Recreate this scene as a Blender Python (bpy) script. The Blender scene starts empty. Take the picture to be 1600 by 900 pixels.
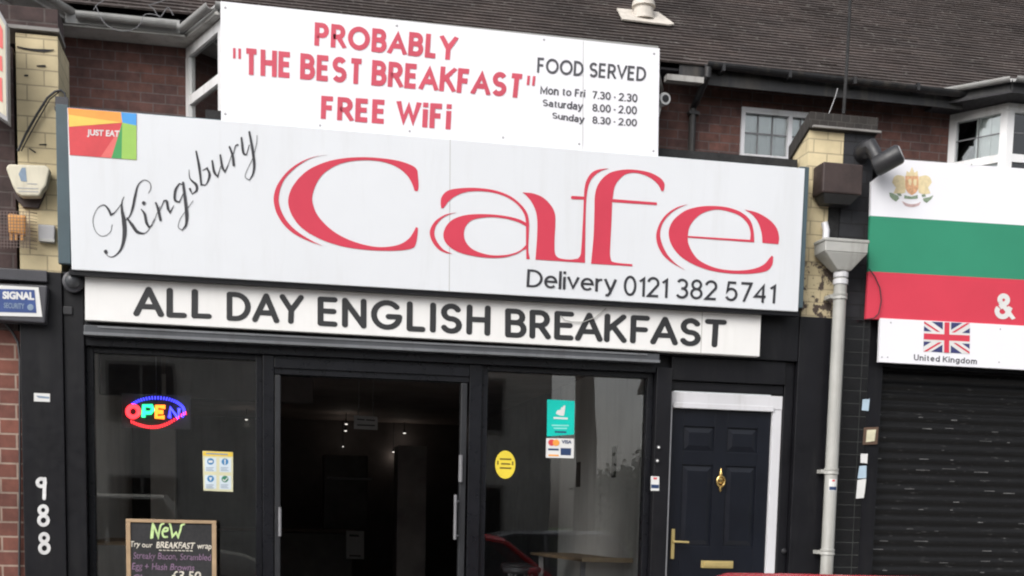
import bpy, bmesh, math, random
from mathutils import Vector, Matrix
random.seed(7)
R = math.radians
scene = bpy.context.scene
col = scene.collection

# ------------------------------------------------------------------ camera
YAW, PITCH, ROLL, FOC, PPX, PPY = R(11.7618), R(-6.4228), R(1.2823), 2000.0, 800.0, 1040.3
CAM = Vector((0, -10, 1.15))
_f = Vector((math.sin(YAW) * math.cos(PITCH), math.cos(YAW) * math.cos(PITCH), math.sin(PITCH)))
_r = Vector((math.cos(YAW), -math.sin(YAW), 0))
_u = _r.cross(_f)
RT = _r * math.cos(ROLL) + _u * math.sin(ROLL)
UP = -_r * math.sin(ROLL) + _u * math.cos(ROLL)
cam = bpy.data.cameras.new('camera')
camo = bpy.data.objects.new('camera', cam)
col.objects.link(camo)
camo.matrix_world = Matrix(((RT.x, UP.x, -_f.x, CAM.x), (RT.y, UP.y, -_f.y, CAM.y), (RT.z, UP.z, -_f.z, CAM.z), (0, 0, 0, 1)))
cam.sensor_width = 36; cam.lens = FOC / 1600 * 36
cam.shift_y = (PPY - 450) / 1600; cam.shift_x = 0
cam.clip_start = .05; cam.clip_end = 2000
scene.camera = camo

# ------------------------------------------------------------------ sky, sun, exposure
SUN_EL, SUN_AZ = R(40), R(222)        # azimuth clockwise from +Y; behind the camera
w = bpy.data.worlds.new('World'); scene.world = w; w.use_nodes = True
nt = w.node_tree; nt.nodes.clear()
sky = nt.nodes.new('ShaderNodeTexSky'); sky.sky_type = 'NISHITA'; sky.sun_disc = False
sky.sun_elevation = SUN_EL; sky.sun_rotation = SUN_AZ; sky.dust_density = 4; sky.air_density = 1.0
hs = nt.nodes.new('ShaderNodeHueSaturation'); hs.inputs['Saturation'].default_value = .26
bg = nt.nodes.new('ShaderNodeBackground'); bg.inputs['Strength'].default_value = .15
wo = nt.nodes.new('ShaderNodeOutputWorld')
nt.links.new(sky.outputs[0], hs.inputs['Color']); nt.links.new(hs.outputs[0], bg.inputs['Color']); nt.links.new(bg.outputs[0], wo.inputs[0])
sl = bpy.data.lights.new('sun', 'SUN'); sl.energy = 1.0; sl.angle = R(40); sl.color = (1, .97, .93)
so = bpy.data.objects.new('sun', sl); col.objects.link(so)
sd = Vector((math.sin(SUN_AZ) * math.cos(SUN_EL), math.cos(SUN_AZ) * math.cos(SUN_EL), math.sin(SUN_EL)))
so.rotation_euler = (-sd).to_track_quat('-Z', 'Y').to_euler(); so.location = (0, -20, 30)
scene.view_settings.view_transform = 'Standard'; scene.view_settings.look = 'None'
scene.view_settings.gamma = 1; scene.view_settings.exposure = 0.55
scene.view_settings.use_curve_mapping = False
scene.render.engine = 'CYCLES'
scene.cycles.filter_width = 2.1; scene.cycles.max_bounces = 8; scene.cycles.transparent_max_bounces = 12

# ------------------------------------------------------------------ helpers
def P(x, y, Y=0.0):
    """point on the upright plane at depth Y that the photo shows at x, y (1600 x 900)"""
    v = RT * (x - PPX) - UP * (y - PPY) + _f * FOC
    t = (Y - CAM.y) / v.y
    return CAM + v * t

base = {}
def thing(name, label, cat, loc=(0, 0, 0), group=None):
    o = bpy.data.objects.new(name, None); col.objects.link(o)
    o.empty_display_size = .1; o.location = loc
    base[o.name] = Vector(loc)
    o['label'] = label; o['category'] = cat
    if group: o['group'] = group
    return o
def tag(o, label, cat, group=None, kind=None):
    if label: o['label'] = label
    if cat: o['category'] = cat
    if group: o['group'] = group
    if kind: o['kind'] = kind
    return o

class MB:
    def __init__(s): s.v = []; s.f = []
    def add(s, vs, fs):
        n = len(s.v); s.v += [Vector(v) for v in vs]; s.f += [tuple(i + n for i in f) for f in fs]; return s
    def box(s, x0, x1, y0, y1, z0, z1):
        return s.add([(x0, y0, z0), (x1, y0, z0), (x1, y1, z0), (x0, y1, z0), (x0, y0, z1), (x1, y0, z1), (x1, y1, z1), (x0, y1, z1)],
                     [(0, 3, 2, 1), (4, 5, 6, 7), (0, 1, 5, 4), (1, 2, 6, 5), (2, 3, 7, 6), (3, 0, 4, 7)])
    def hexa(s, a, b):            # two quads (front a, back b), same winding
        return s.add(list(a) + list(b), [(0, 1, 2, 3), (7, 6, 5, 4), (0, 4, 5, 1), (1, 5, 6, 2), (2, 6, 7, 3), (3, 7, 4, 0)])
    def plate(s, c, Y, t):        # slab: four photo corners on the plane Y, thickness t backwards
        a = [P(x, y, Y) for x, y in c]; b = [q + Vector((0, t, 0)) for q in a]
        return s.hexa(a, b)
    def poly(s, pts, d):          # closed outline of 3D points, extruded by vector d
        n = len(pts); d = Vector(d); vs = [Vector(p) for p in pts]; vs += [p + d for p in vs]
        return s.add(vs, [tuple(range(n)), tuple(range(2 * n - 1, n - 1, -1))] + [(i, i + n, (i + 1) % n + n, (i + 1) % n) for i in range(n)])
    def ppoly(s, pts, Y, t): return s.poly([P(x, y, Y) for x, y in pts], (0, t, 0))
    def cyl(s, p0, p1, r0, r1=None, n=16, caps=True):
        p0 = Vector(p0); p1 = Vector(p1); r1 = r0 if r1 is None else r1
        d = (p1 - p0).normalized(); a = d.orthogonal().normalized(); b = d.cross(a)
        vs = []
        for p, r in ((p0, r0), (p1, r1)):
            for i in range(n):
                t = 2 * math.pi * i / n; vs.append(p + a * (r * math.cos(t)) + b * (r * math.sin(t)))
        fs = [(i, (i + 1) % n, (i + 1) % n + n, i + n) for i in range(n)]
        if caps: fs += [tuple(range(n - 1, -1, -1)), tuple(range(n, 2 * n))]
        return s.add(vs, fs)
    def tube(s, pts, r, n=6):
        pts = [Vector(p) for p in pts]; vs = []; m = len(pts); a = None
        for k, p in enumerate(pts):
            d = (pts[min(k + 1, m - 1)] - pts[max(k - 1, 0)]).normalized()
            if a is None: a = d.orthogonal().normalized()
            a = (a - d * a.dot(d)).normalized(); b = d.cross(a)
            rr = r[k] if isinstance(r, (list, tuple)) else r
            for i in range(n):
                t = 2 * math.pi * i / n; vs.append(p + a * (rr * math.cos(t)) + b * (rr * math.sin(t)))
        fs = [(k * n + i, k * n + (i + 1) % n, (k + 1) * n + (i + 1) % n, (k + 1) * n + i) for k in range(m - 1) for i in range(n)]
        fs += [tuple(range(n - 1, -1, -1)), tuple(range((m - 1) * n, m * n))]
        return s.add(vs, fs)
    def lathe(s, c, prof, axis=(0, 0, 1), n=20):
        c = Vector(c); d = Vector(axis).normalized(); a = d.orthogonal().normalized(); b = d.cross(a); vs = []
        for r, h in prof:
            for i in range(n):
                t = 2 * math.pi * i / n; vs.append(c + d * h + a * (r * math.cos(t)) + b * (r * math.sin(t)))
        m = len(prof)
        fs = [(k * n + i, k * n + (i + 1) % n, (k + 1) * n + (i + 1) % n, (k + 1) * n + i) for k in range(m - 1) for i in range(n)]
        fs += [tuple(range(n - 1, -1, -1)), tuple(range((m - 1) * n, m * n))]
        return s.add(vs, fs)
    def build(s, name, m, parent=None, bevel=0, smooth=False):
        me = bpy.data.meshes.new(name); off = Vector((0, 0, 0))
        if parent is not None: off = base[parent.name]
        me.from_pydata([v - off for v in s.v], [], s.f); me.validate()
        bm = bmesh.new(); bm.from_mesh(me); bmesh.ops.recalc_face_normals(bm, faces=bm.faces); bm.to_mesh(me); bm.free()
        o = bpy.data.objects.new(name, me); col.objects.link(o)
        me.materials.append(m)
        if parent is not None: o.parent = parent
        base[o.name] = off.copy()
        if smooth:
            for p in me.polygons: p.use_smooth = True
            me.set_sharp_from_angle(angle=R(38))
        if bevel:
            b = o.modifiers.new('bevel', 'BEVEL'); b.width = bevel; b.segments = 2; b.limit_method = 'ANGLE'; b.angle_limit = R(40)
        return o

# ------------------------------------------------------------------ materials
M = {}
def nodes(name):
    m = bpy.data.materials.new(name); m.use_nodes = True
    return m, m.node_tree, m.node_tree.nodes['Principled BSDF']
def L(t, a, b): t.links.new(a, b)
def noise(t, scale, vec=None, detail=4, rough=.6):
    n = t.nodes.new('ShaderNodeTexNoise'); n.inputs['Scale'].default_value = scale; n.inputs['Detail'].default_value = detail; n.inputs['Roughness'].default_value = rough
    if vec is None:
        g = t.nodes.new('ShaderNodeNewGeometry'); vec = g.outputs['Position']
    L(t, vec, n.inputs['Vector']); return n
def ramp(t, inp, stops):
    r = t.nodes.new('ShaderNodeValToRGB'); e = r.color_ramp.elements
    e[0].position, e[0].color = stops[0][0], (*stops[0][1], 1); e[1].position, e[1].color = stops[-1][0], (*stops[-1][1], 1)
    for p, c in stops[1:-1]:
        k = e.new(p); k.color = (*c, 1)
    L(t, inp, r.inputs['Fac']); return r
def mixc(t, fac, a, b, mode='MIX'):
    n = t.nodes.new('ShaderNodeMix'); n.data_type = 'RGBA'; n.blend_type = mode
    for i, v in ((0, fac), (6, a), (7, b)):
        if hasattr(v, 'is_linked') or hasattr(v, 'links'): L(t, v, n.inputs[i])
        else: n.inputs[i].default_value = v if i == 0 else (*v, 1)
    return n.outputs[2]
def bump(t, bs, h, strength=.3, dist=.01):
    b = t.nodes.new('ShaderNodeBump'); b.inputs['Strength'].default_value = strength; b.inputs['Distance'].default_value = dist
    L(t, h, b.inputs['Height']); L(t, b.outputs[0], bs.inputs['Normal'])
def facade_vec(t, sx=1, sz=1):       # (x + y, z) so that front and side faces both get courses
    g = t.nodes.new('ShaderNodeNewGeometry'); s = t.nodes.new('ShaderNodeSeparateXYZ'); L(t, g.outputs['Position'], s.inputs[0])
    a = t.nodes.new('ShaderNodeMath'); a.operation = 'ADD'; L(t, s.outputs[0], a.inputs[0]); L(t, s.outputs[1], a.inputs[1])
    c = t.nodes.new('ShaderNodeCombineXYZ'); L(t, a.outputs[0], c.inputs[0]); L(t, s.outputs[2], c.inputs[1])
    return c.outputs[0]
def paint(name, c, rough=.5, var=.12, scale=3, bmp=.0, spec=.5, metal=0, dirt=None):
    m, t, b = nodes(name)
    n = noise(t, scale)
    lo = tuple(max(0, x * (1 - var)) for x in c); hi = tuple(min(1, x * (1 + var)) for x in c)
    r = ramp(t, n.outputs['Fac'], [(.3, lo), (.7, hi)]); out = r.outputs[0]
    if dirt:
        g = t.nodes.new('ShaderNodeMapping'); q = t.nodes.new('ShaderNodeNewGeometry'); L(t, q.outputs['Position'], g.inputs[0])
        g.inputs['Scale'].default_value = (7, 7, .8)
        d = noise(t, 1.0, g.outputs[0], 5, .65); dr = ramp(t, d.outputs['Fac'], [(.5, (0, 0, 0)), (.78, (1, 1, 1))])
        out = mixc(t, dr.outputs[0], out, dirt)
    L(t, out, b.inputs['Base Color'])
    b.inputs['Metallic'].default_value = metal; b.inputs['Specular IOR Level'].default_value = spec
    n2 = noise(t, scale * 7); rr = ramp(t, n2.outputs['Fac'], [(.3, (rough * .85,) * 3), (.7, (min(1, rough * 1.15),) * 3)])
    L(t, rr.outputs[0], b.inputs['Roughness'])
    if bmp: bump(t, b, noise(t, 25).outputs['Fac'], bmp, .002)
    M[name] = m; return m
def brick(name, c1, c2, mortar, w=.225, h=.105, var=.5, ms=.010, patch=None):
    m, t, b = nodes(name); v = facade_vec(t)
    k = t.nodes.new('ShaderNodeTexBrick'); L(t, v, k.inputs['Vector'])
    k.inputs['Scale'].default_value = 1; k.inputs['Brick Width'].default_value = w; k.inputs['Row Height'].default_value = h
    k.inputs['Mortar Size'].default_value = ms; k.inputs['Mortar Smooth'].default_value = .25; k.inputs['Bias'].default_value = 0
    k.inputs['Color1'].default_value = (*c1, 1); k.inputs['Color2'].default_value = (*c2, 1); k.inputs['Mortar'].default_value = (*mortar, 1)
    n = noise(t, 9); n3 = noise(t, 1.3)
    r = ramp(t, n.outputs['Fac'], [(.25, (1 - var,) * 3), (.75, (1 + var * .5,) * 3)])
    o = mixc(t, 1.0, k.outputs['Color'], r.outputs[0], 'MULTIPLY')
    r3 = ramp(t, n3.outputs['Fac'], [(.3, (.7,) * 3), (.7, (1.1,) * 3)])
    o = mixc(t, 1.0, o, r3.outputs[0], 'MULTIPLY')
    if patch:                       # flaked paint
        n4 = noise(t, 7, None, 6, .7); r4 = ramp(t, n4.outputs['Fac'], [(patch[1], (0, 0, 0)), (patch[1] + .03, (1, 1, 1))])
        o = mixc(t, r4.outputs[0], o, patch[0])
    L(t, o, b.inputs['Base Color']); b.inputs['Roughness'].default_value = .85
    inv = t.nodes.new('ShaderNodeMath'); inv.operation = 'SUBTRACT'; inv.inputs[0].default_value = 1; L(t, k.outputs['Fac'], inv.inputs[1])
    ad = t.nodes.new('ShaderNodeMath'); ad.operation = 'MULTIPLY_ADD'; L(t, n.outputs['Fac'], ad.inputs[0]); ad.inputs[1].default_value = .4; L(t, inv.outputs[0], ad.inputs[2])
    bump(t, b, ad.outputs[0], .6, .008)
    M[name] = m; return m
def emit(name, c, s):
    m, t, b = nodes(name); b.inputs['Base Color'].default_value = (*[x * .3 for x in c], 1)
    b.inputs['Emission Color'].default_value = (*c, 1); b.inputs['Emission Strength'].default_value = s; M[name] = m; return m
def glass(name, tint, r=.02, f0=1.5):
    m, t, b = nodes(name); t.nodes.remove(b)
    o = t.nodes['Material Output']; tr = t.nodes.new('ShaderNodeBsdfTransparent'); tr.inputs[0].default_value = (*tint, 1)
    g = t.nodes.new('ShaderNodeBsdfGlossy'); g.inputs['Roughness'].default_value = r; g.inputs[0].default_value = (1, 1, 1, 1)
    fr = t.nodes.new('ShaderNodeFresnel'); fr.inputs['IOR'].default_value = f0
    n = noise(t, 1.2, None, 2); bp = t.nodes.new('ShaderNodeBump'); bp.inputs['Strength'].default_value = .03; bp.inputs['Distance'].default_value = .02
    L(t, n.outputs['Fac'], bp.inputs['Height']); L(t, bp.outputs[0], g.inputs['Normal'])
    mx = t.nodes.new('ShaderNodeMixShader'); L(t, fr.outputs[0], mx.inputs[0]); L(t, tr.outputs[0], mx.inputs[1]); L(t, g.outputs[0], mx.inputs[2])
    L(t, mx.outputs[0], o.inputs[0]); M[name] = m; return m

paint('sign_white', (.665, .685, .715), .35, .02, 1.5, spec=.4, dirt=(.625, .64, .66))
paint('banner_white', (.79, .79, .83), .4, .015, 1.5, spec=.4)
paint('board_cream', (.75, .745, .735), .45, .04, 2, spec=.3, dirt=(.70, .695, .68))
paint('red_vinyl', (.57, .050, .085), .4, .06, 2, spec=.3)
paint('faded_red', (.56, .085, .125), .45, .08, 4, spec=.3)
paint('black_vinyl', (.030, .030, .036), .45, .1, 4)
paint('grey_vinyl', (.075, .075, .085), .5, .15, 4)
paint('charcoal_letter', (.022, .023, .025), .5, .1, 4)
paint('black_paint', (.0065, .0065, .0085), .40, .3, 2.5, .05, spec=.30, dirt=(.014, .014, .015))
paint('black_frame', (.0075, .0080, .0105), .3, .3, 3, spec=.35)
paint('grey_rail', (.062, .066, .073), .4, .2, 3, dirt=(.05, .05, .055))
paint('glint_grey', (.13, .13, .13), .5, .6, 8)
paint('window_white', (.78, .78, .79), .35, .04, 2, dirt=(.58, .575, .56))
paint('pane_fill_grey', (.50, .51, .52), .8, .15, 3)
paint('stile_grey', (.020, .021, .024), .4, .2, 3)
paint('grey_rail_light', (.15, .157, .168), .4, .15, 3, dirt=(.1, .1, .105))
paint('teal_trim', (.055, .085, .10), .45, .12, 4)
paint('door_blue', (.0055, .0068, .0115), .33, .2, 2, .04, spec=.35)
paint('upvc', (.60, .60, .625), .35, .06, 2, dirt=(.42, .415, .41))
paint('pvc_grey', (.38, .38, .36), .45, .1, 3, dirt=(.24, .23, .205))
paint('brass', (.62, .43, .16), .28, .1, 8, metal=1)
paint('brass_flat', (.60, .47, .20), .4, .1, 8, metal=.6)
paint('cream_plastic', (.62, .58, .46), .45, .06, 5, dirt=(.4, .36, .27))
paint('brown_metal', (.040, .026, .024), .6, .3, 6, .1)
paint('grey_plastic', (.36, .36, .37), .5, .08, 6)
paint('dark_plastic', (.025, .025, .028), .45, .2, 6)
paint('mid_plastic', (.05, .05, .058), .4, .2, 6)
paint('steel', (.45, .45, .46), .35, .1, 6, metal=1)
paint('rust_wire', (.15, .11, .10), .6, .3, 20)
paint('orange_lamp', (.72, .35, .10), .35, .1, 12)
paint('wood', (.36, .25, .15), .5, .2, 6)
paint('dark_wood', (.10, .06, .04), .55, .25, 6)
paint('chalkboard', (.016, .016, .018), .7, .3, 6)
paint('chalk_green', (.50, .66, .30), .9, .2, 40)
paint('chalk_white', (.62, .58, .50), .9, .25, 40)
paint('chalk_pink', (.20, .125, .20), .9, .35, 40)
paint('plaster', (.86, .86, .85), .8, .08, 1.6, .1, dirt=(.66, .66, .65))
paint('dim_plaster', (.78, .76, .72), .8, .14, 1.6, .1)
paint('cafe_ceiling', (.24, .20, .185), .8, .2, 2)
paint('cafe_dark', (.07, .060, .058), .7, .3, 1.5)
paint('cafe_floor', (.15, .13, .12), .4, .3, 3)
paint('cafe_counter', (.09, .08, .07), .5, .3, 4)
paint('lead', (.17, .17, .18), .6, .2, 5)
paint('mortar_lead', (.52, .48, .43), .8, .15, 10, .2)
paint('flue_grey', (.36, .37, .39), .5, .12, 6)
paint('black_gutter', (.018, .018, .020), .5, .4, 5, dirt=(.07, .06, .05))
paint('pale_gutter', (.36, .35, .335), .6, .2, 5, dirt=(.17, .155, .14))
paint('white_gutter', (.37, .37, .365), .4, .08, 5, dirt=(.3, .29, .27))
paint('soffit_grey', (.22, .21, .20), .7, .25, 4)
paint('soffit_pale', (.50, .49, .47), .7, .15, 4, dirt=(.28, .27, .25))
paint('soffit_dark', (.022, .021, .025), .7, .3, 4)
paint('felt', (.022, .022, .023), .9, .4, 8, .3)
paint('pale_render', (.56, .54, .51), .85, .12, 1.5, .1, dirt=(.33, .31, .29))
paint('rooms', (.34, .34, .34), .9, .2, 2)
paint('curtain', (.84, .85, .83), .9, .08, 9)
paint('asphalt', (.05, .05, .052), .9, .25, 30, .4)
paint('paving', (.42, .41, .39), .9, .2, 12, .3)
paint('kerb', (.27, .265, .25), .9, .15, 12, .3)
paint('road_white', (.62, .62, .60), .8, .15, 20)
paint('grass_green', (.05, .075, .028), .95, .4, 25, .5)
paint('leaf', (.045, .07, .025), .8, .5, 4)
paint('bark', (.06, .045, .035), .95, .3, 12, .5)
paint('car_red', (.50, .015, .028), .22, .03, 2, spec=.6)
paint('car_grey', (.055, .06, .068), .25, .05, 2, spec=.6)
paint('van_white', (.50, .49, .44), .3, .05, 2)
paint('tyre', (.018, .018, .018), .8, .2, 12)
paint('alloy', (.42, .42, .43), .35, .1, 8, metal=.8)
paint('tail_red', (.35, .01, .01), .2, .1, 8)
paint('lamp_clear', (.6, .6, .6), .15, .1, 8)
paint('flag_green', (.034, .245, .145), .4, .05, 2, spec=.3)
paint('flag_red', (.60, .050, .082), .4, .05, 2, spec=.3)
paint('flag_blue', (.045, .05, .15), .4, .08, 4, spec=.3)
paint('arms_gold', (.70, .59, .36), .5, .12, 30)
paint('arms_orange', (.64, .36, .20), .5, .25, 40)
paint('arms_green', (.22, .29, .20), .5, .3, 40)
paint('arms_grey', (.50, .36, .36), .5, .2, 40)
paint('sticker_orange', (.80, .33, .06), .45, .08, 6)
paint('sticker_yellow', (.80, .53, .10), .45, .08, 6)
paint('sticker_red', (.60, .055, .065), .45, .1, 6)
paint('sticker_pink', (.70, .14, .13), .45, .1, 6)
paint('sticker_green', (.30, .52, .10), .45, .08, 6)
paint('sticker_dkgreen', (.05, .30, .09), .45, .08, 6)
paint('sticker_blue', (.06, .31, .70), .45, .08, 6)
paint('paper', (.66, .66, .65), .7, .06, 6)
paint('paper_blue', (.40, .52, .62), .7, .1, 12)
paint('paper_cream', (.62, .58, .42), .7, .15, 12)
paint('paper_dim', (.30, .30, .30), .7, .1, 6)
paint('poster_yellow', (.70, .50, .06), .5, .08, 6)
paint('poster_cream', (.62, .60, .40), .5, .08, 6)
paint('poster_pale', (.58, .66, .72), .5, .08, 6)
paint('poster_blue', (.04, .20, .42), .5, .12, 12)
paint('poster_green', (.03, .18, .10), .5, .12, 12)
paint('oval_yellow', (.74, .58, .05), .45, .06, 6)
paint('oval_text', (.10, .07, .01), .5, .1, 6)
paint('teal_poster', (.0, .50, .42), .4, .04, 4)
paint('teal_text', (.25, .66, .60), .5, .1, 6)
paint('navy', (.02, .045, .12), .45, .1, 6)
paint('alarm_blue', (.035, .07, .22), .4, .15, 10)
paint('faded_blue', (.20, .27, .36), .5, .2, 12)
paint('white_paint', (.74, .74, .74), .45, .06, 6, dirt=(.5, .5, .5))
paint('shelf_edge', (.45, .33, .20), .5, .15, 8)
brick('brick_upper', (.150, .066, .052), (.092, .046, .042), (.135, .105, .10), .225, .0875, .5, .006)
brick('brick_coping', (.040, .034, .030), (.032, .028, .026), (.06, .055, .05), .075, .40, .4, .005)
brick('brick_left', (.20, .072, .050), (.15, .055, .042), (.34, .25, .20), .235, .1065, .4, .008)
brick('brick_dark', (.075, .045, .042), (.055, .036, .035), (.10, .08, .075), .235, .1065, .5, .007)
brick('brick_cream', (.68, .575, .36), (.63, .53, .33), (.42, .35, .23), .235, .1065, .12, .005)
brick('brick_cream_worn', (.61, .52, .33), (.57, .48, .30), (.42, .35, .23), .235, .1065, .12, .005, patch=((.075, .055, .045), .50))
brick('brick_black', (.028, .029, .034), (.024, .025, .030), (.018, .018, .020), .235, .1065, .25, .006)
brick('black_tile', (.009, .009, .010), (.011, .011, .012), (.045, .048, .045), .165, .104, .3, .0028)
for n_ in M['black_tile'].node_tree.nodes:
    if n_.type == 'TEX_BRICK': n_.offset = 0
M['black_tile'].node_tree.nodes['Principled BSDF'].inputs['Roughness'].default_value = .25
brick('opposite_brick', (.17, .09, .07), (.12, .065, .055), (.2, .16, .14), .225, .075, .4, .008)
emit('led_red', (1, .03, .04), 3.0); emit('led_green', (.03, 1, .33), 2.0); emit('led_orange', (1, .22, .02), 2.6); emit('led_blue', (.05, .05, 1), 3.4)
emit('downlight', (1, .95, .88), 1.0)
glass('shop_glass', (.96, .97, .97), .0, 1.72)
glass('house_glass', (.90, .93, .93), .01, 1.9)
glass('car_glass', (.25, .28, .28), .0, 1.5)

# roof tiles: courses are modelled, the shader adds joints, weathering and lichen
def tile_mat():
    m, t, b = nodes('roof_tile')
    g = t.nodes.new('ShaderNodeNewGeometry'); s = t.nodes.new('ShaderNodeSeparateXYZ'); L(t, g.outputs['Position'], s.inputs[0])
    mp = t.nodes.new('ShaderNodeMapping'); L(t, g.outputs['Position'], mp.inputs[0]); mp.inputs['Scale'].default_value = (2.4, 5, 5)
    nk = noise(t, 1.0, mp.outputs[0], 2, .5); k = ramp(t, nk.outputs['Fac'], [(.3, (.053, .042, .040)), (.5, (.064, .051, .048)), (.72, (.080, .064, .059))])
    n = noise(t, 1.1, None, 5, .6); r = ramp(t, n.outputs['Fac'], [(.3, (.68, .66, .64)), (.55, (1, .97, .95)), (.75, (1.25, 1.15, 1.1))])
    o = mixc(t, 1.0, k.outputs[0], r.outputs[0], 'MULTIPLY')
    n2 = noise(t, 16, None, 3); r2 = ramp(t, n2.outputs['Fac'], [(.61, (0, 0, 0)), (.70, (.8, .8, .8))]); o = mixc(t, r2.outputs[0], o, (.19, .18, .165))
    n3 = noise(t, 30, None, 3); r3 = ramp(t, n3.outputs['Fac'], [(.3, (.7,) * 3), (.7, (1.2,) * 3)]); o = mixc(t, 1.0, o, r3.outputs[0], 'MULTIPLY')
    L(t, o, b.inputs['Base Color']); b.inputs['Roughness'].default_value = .8
    bump(t, b, n3.outputs['Fac'], .4, .006); M['roof_tile'] = m
tile_mat()
def shutter_mat():
    m, t, b = nodes('shutter_steel')
    g = t.nodes.new('ShaderNodeNewGeometry'); mp = t.nodes.new('ShaderNodeMapping'); L(t, g.outputs['Position'], mp.inputs[0]); mp.inputs['Scale'].default_value = (5, 1, 40)
    n = noise(t, 1.6, mp.outputs[0], 4, .7); r = ramp(t, n.outputs['Fac'], [(.60, (.0045, .0045, .005)), (.68, (.03, .03, .03)), (.74, (.18, .18, .18))])  # pale noise streaks paint reflective glints into the slat colour
    L(t, r.outputs[0], b.inputs['Base Color']); b.inputs['Roughness'].default_value = .5; b.inputs['Specular IOR Level'].default_value = .28; M['shutter_steel'] = m
shutter_mat()

# ------------------------------------------------------------------ flat lettering
def quadmap(q):
    (x0, y0), (x1, y1), (x2, y2), (x3, y3) = q          # TL TR BR BL
    def f(u, v):                                        # v: 0 bottom, 1 top
        tx, ty = x0 + (x1 - x0) * u, y0 + (y1 - y0) * u; bx, by = x3 + (x2 - x3) * u, y3 + (y2 - y3) * u
        return bx + (tx - bx) * v, by + (ty - by) * v
    return f
def curve_mesh(o):
    me = bpy.data.meshes.new_from_object(o); vs = [v.co.copy() for v in me.vertices]; fs = [tuple(p.vertices) for p in me.polygons]
    d = o.data; bpy.data.objects.remove(o); bpy.data.meshes.remove(me); bpy.data.curves.remove(d); return vs, fs
def text(mb, s, q, Y, off=0.0, t=.002, shear=0, wob=0, space=1.0):
    cu = bpy.data.curves.new('t', 'FONT'); cu.body = s; cu.size = 1; cu.offset = off; cu.extrude = 1; cu.resolution_u = 5; cu.shear = shear; cu.space_character = space
    o = bpy.data.objects.new('t', cu); col.objects.link(o)
    vs, fs = curve_mesh(o)
    xs = [v.x for v in vs]; ys = [v.y for v in vs]; x0, x1, y0, y1 = min(xs), max(xs), min(ys), max(ys); f = quadmap(q); out = []
    for v in vs:
        px, py = f((v.x - x0) / (x1 - x0), (v.y - y0) / (y1 - y0))
        if wob: px += wob * math.sin(v.x * 5 + v.y * 3); py += wob * math.sin(v.x * 3.1 + 1) + wob * .5 * math.sin(v.x * 9)
        out.append(P(px, py, Y if v.z > 0 else Y + t))
    return mb.add(out, fs)
def cr(pts, closed=True, sub=5, corner=48):
    n = len(pts); V2 = [Vector((*p, 0)) for p in pts]; out = []
    def is_corner(i):
        if not closed and i in (0, n - 1): return True
        a = V2[i] - V2[i - 1]; b = V2[(i + 1) % n] - V2[i]
        return a.length > 0 and b.length > 0 and math.degrees(a.angle(b)) > corner
    K = [is_corner(i) for i in range(n)]
    for i in range(n if closed else n - 1):
        p1, p2 = V2[i], V2[(i + 1) % n]
        p0 = p1 * 2 - p2 if K[i] else V2[i - 1]; p3 = p2 * 2 - p1 if K[(i + 1) % n] else V2[(i + 2) % n]
        for k in range(sub):
            t = k / sub
            q = .5 * ((2 * p1) + (p2 - p0) * t + (2 * p0 - 5 * p1 + 4 * p2 - p3) * t * t + (3 * p1 - p0 - 3 * p2 + p3) * t ** 3)
            out.append((q.x, q.y))
    if not closed: out.append((V2[-1].x, V2[-1].y))
    return out
def shape(mb, loops, Y, t=.002):        # outlines in photo pixels (outer + holes) on the plane Y
    cu = bpy.data.curves.new('s', 'CURVE'); cu.dimensions = '2D'; cu.fill_mode = 'BOTH'; cu.extrude = 1
    for lp in loops:
        sp = cu.splines.new('POLY'); sp.points.add(len(lp) - 1); sp.use_cyclic_u = True
        for p, (x, y) in zip(sp.points, lp): p.co = (x / 100, -y / 100, 0, 1)
    o = bpy.data.objects.new('s', cu); col.objects.link(o); vs, fs = curve_mesh(o)
    return mb.add([P(v.x * 100, -v.y * 100, Y if v.z > 0 else Y + t) for v in vs], fs)
def strip(pts, ws, cap=True, discs=None):           # quads of a ribbon through pts with full widths ws, mitred
    kp = [0] + [i for i in range(1, len(pts)) if math.hypot(pts[i][0] - pts[i - 1][0], pts[i][1] - pts[i - 1][1]) > 1e-5]
    pts = [pts[i] for i in kp]; ws = [ws[i] for i in kp]
    n = len(pts); V2 = [Vector(p) for p in pts]; Lp, Rp = [], []
    closed = (V2[0] - V2[-1]).length < 1e-6
    for i in range(n):
        if closed: a, b = V2[i] - V2[i - 1 if i else n - 2], V2[i + 1 if i < n - 1 else 1] - V2[i]
        else: a = V2[i] - V2[i - 1] if i else V2[1] - V2[0]; b = V2[i + 1] - V2[i] if i < n - 1 else a
        a = a.normalized(); b = b.normalized(); na = Vector((-a.y, a.x)); nb = Vector((-b.y, b.x)); m = na + nb
        if m.length < 1e-4: m = na
        m.normalize(); k = min(1 / max(m.dot(na), .2), 3.2)
        if cap and discs is not None and k > 1.2:
            k = 1.0; discs.append([V2[i] + Vector((math.cos(R(x)), math.sin(R(x)))) * ws[i] / 2 for x in range(0, 360, 18)])
        h = ws[i] / 2
        Lp.append(V2[i] + m * h * k); Rp.append(V2[i] - m * h * k)
    quads = [(Lp[i], Lp[i + 1], Rp[i + 1], Rp[i]) for i in range(n - 1)]
    if cap and not closed:
        for c, d, h in ((V2[0], V2[0] - V2[1], ws[0] / 2), (V2[-1], V2[-1] - V2[-2], ws[-1] / 2)):
            a0 = math.atan2(d.y, d.x)
            quads.append([c + Vector((math.cos(a0 + R(x)), math.sin(a0 + R(x)))) * h for x in range(-90, 91, 20)])
    return quads
_kz = [0]
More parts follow.
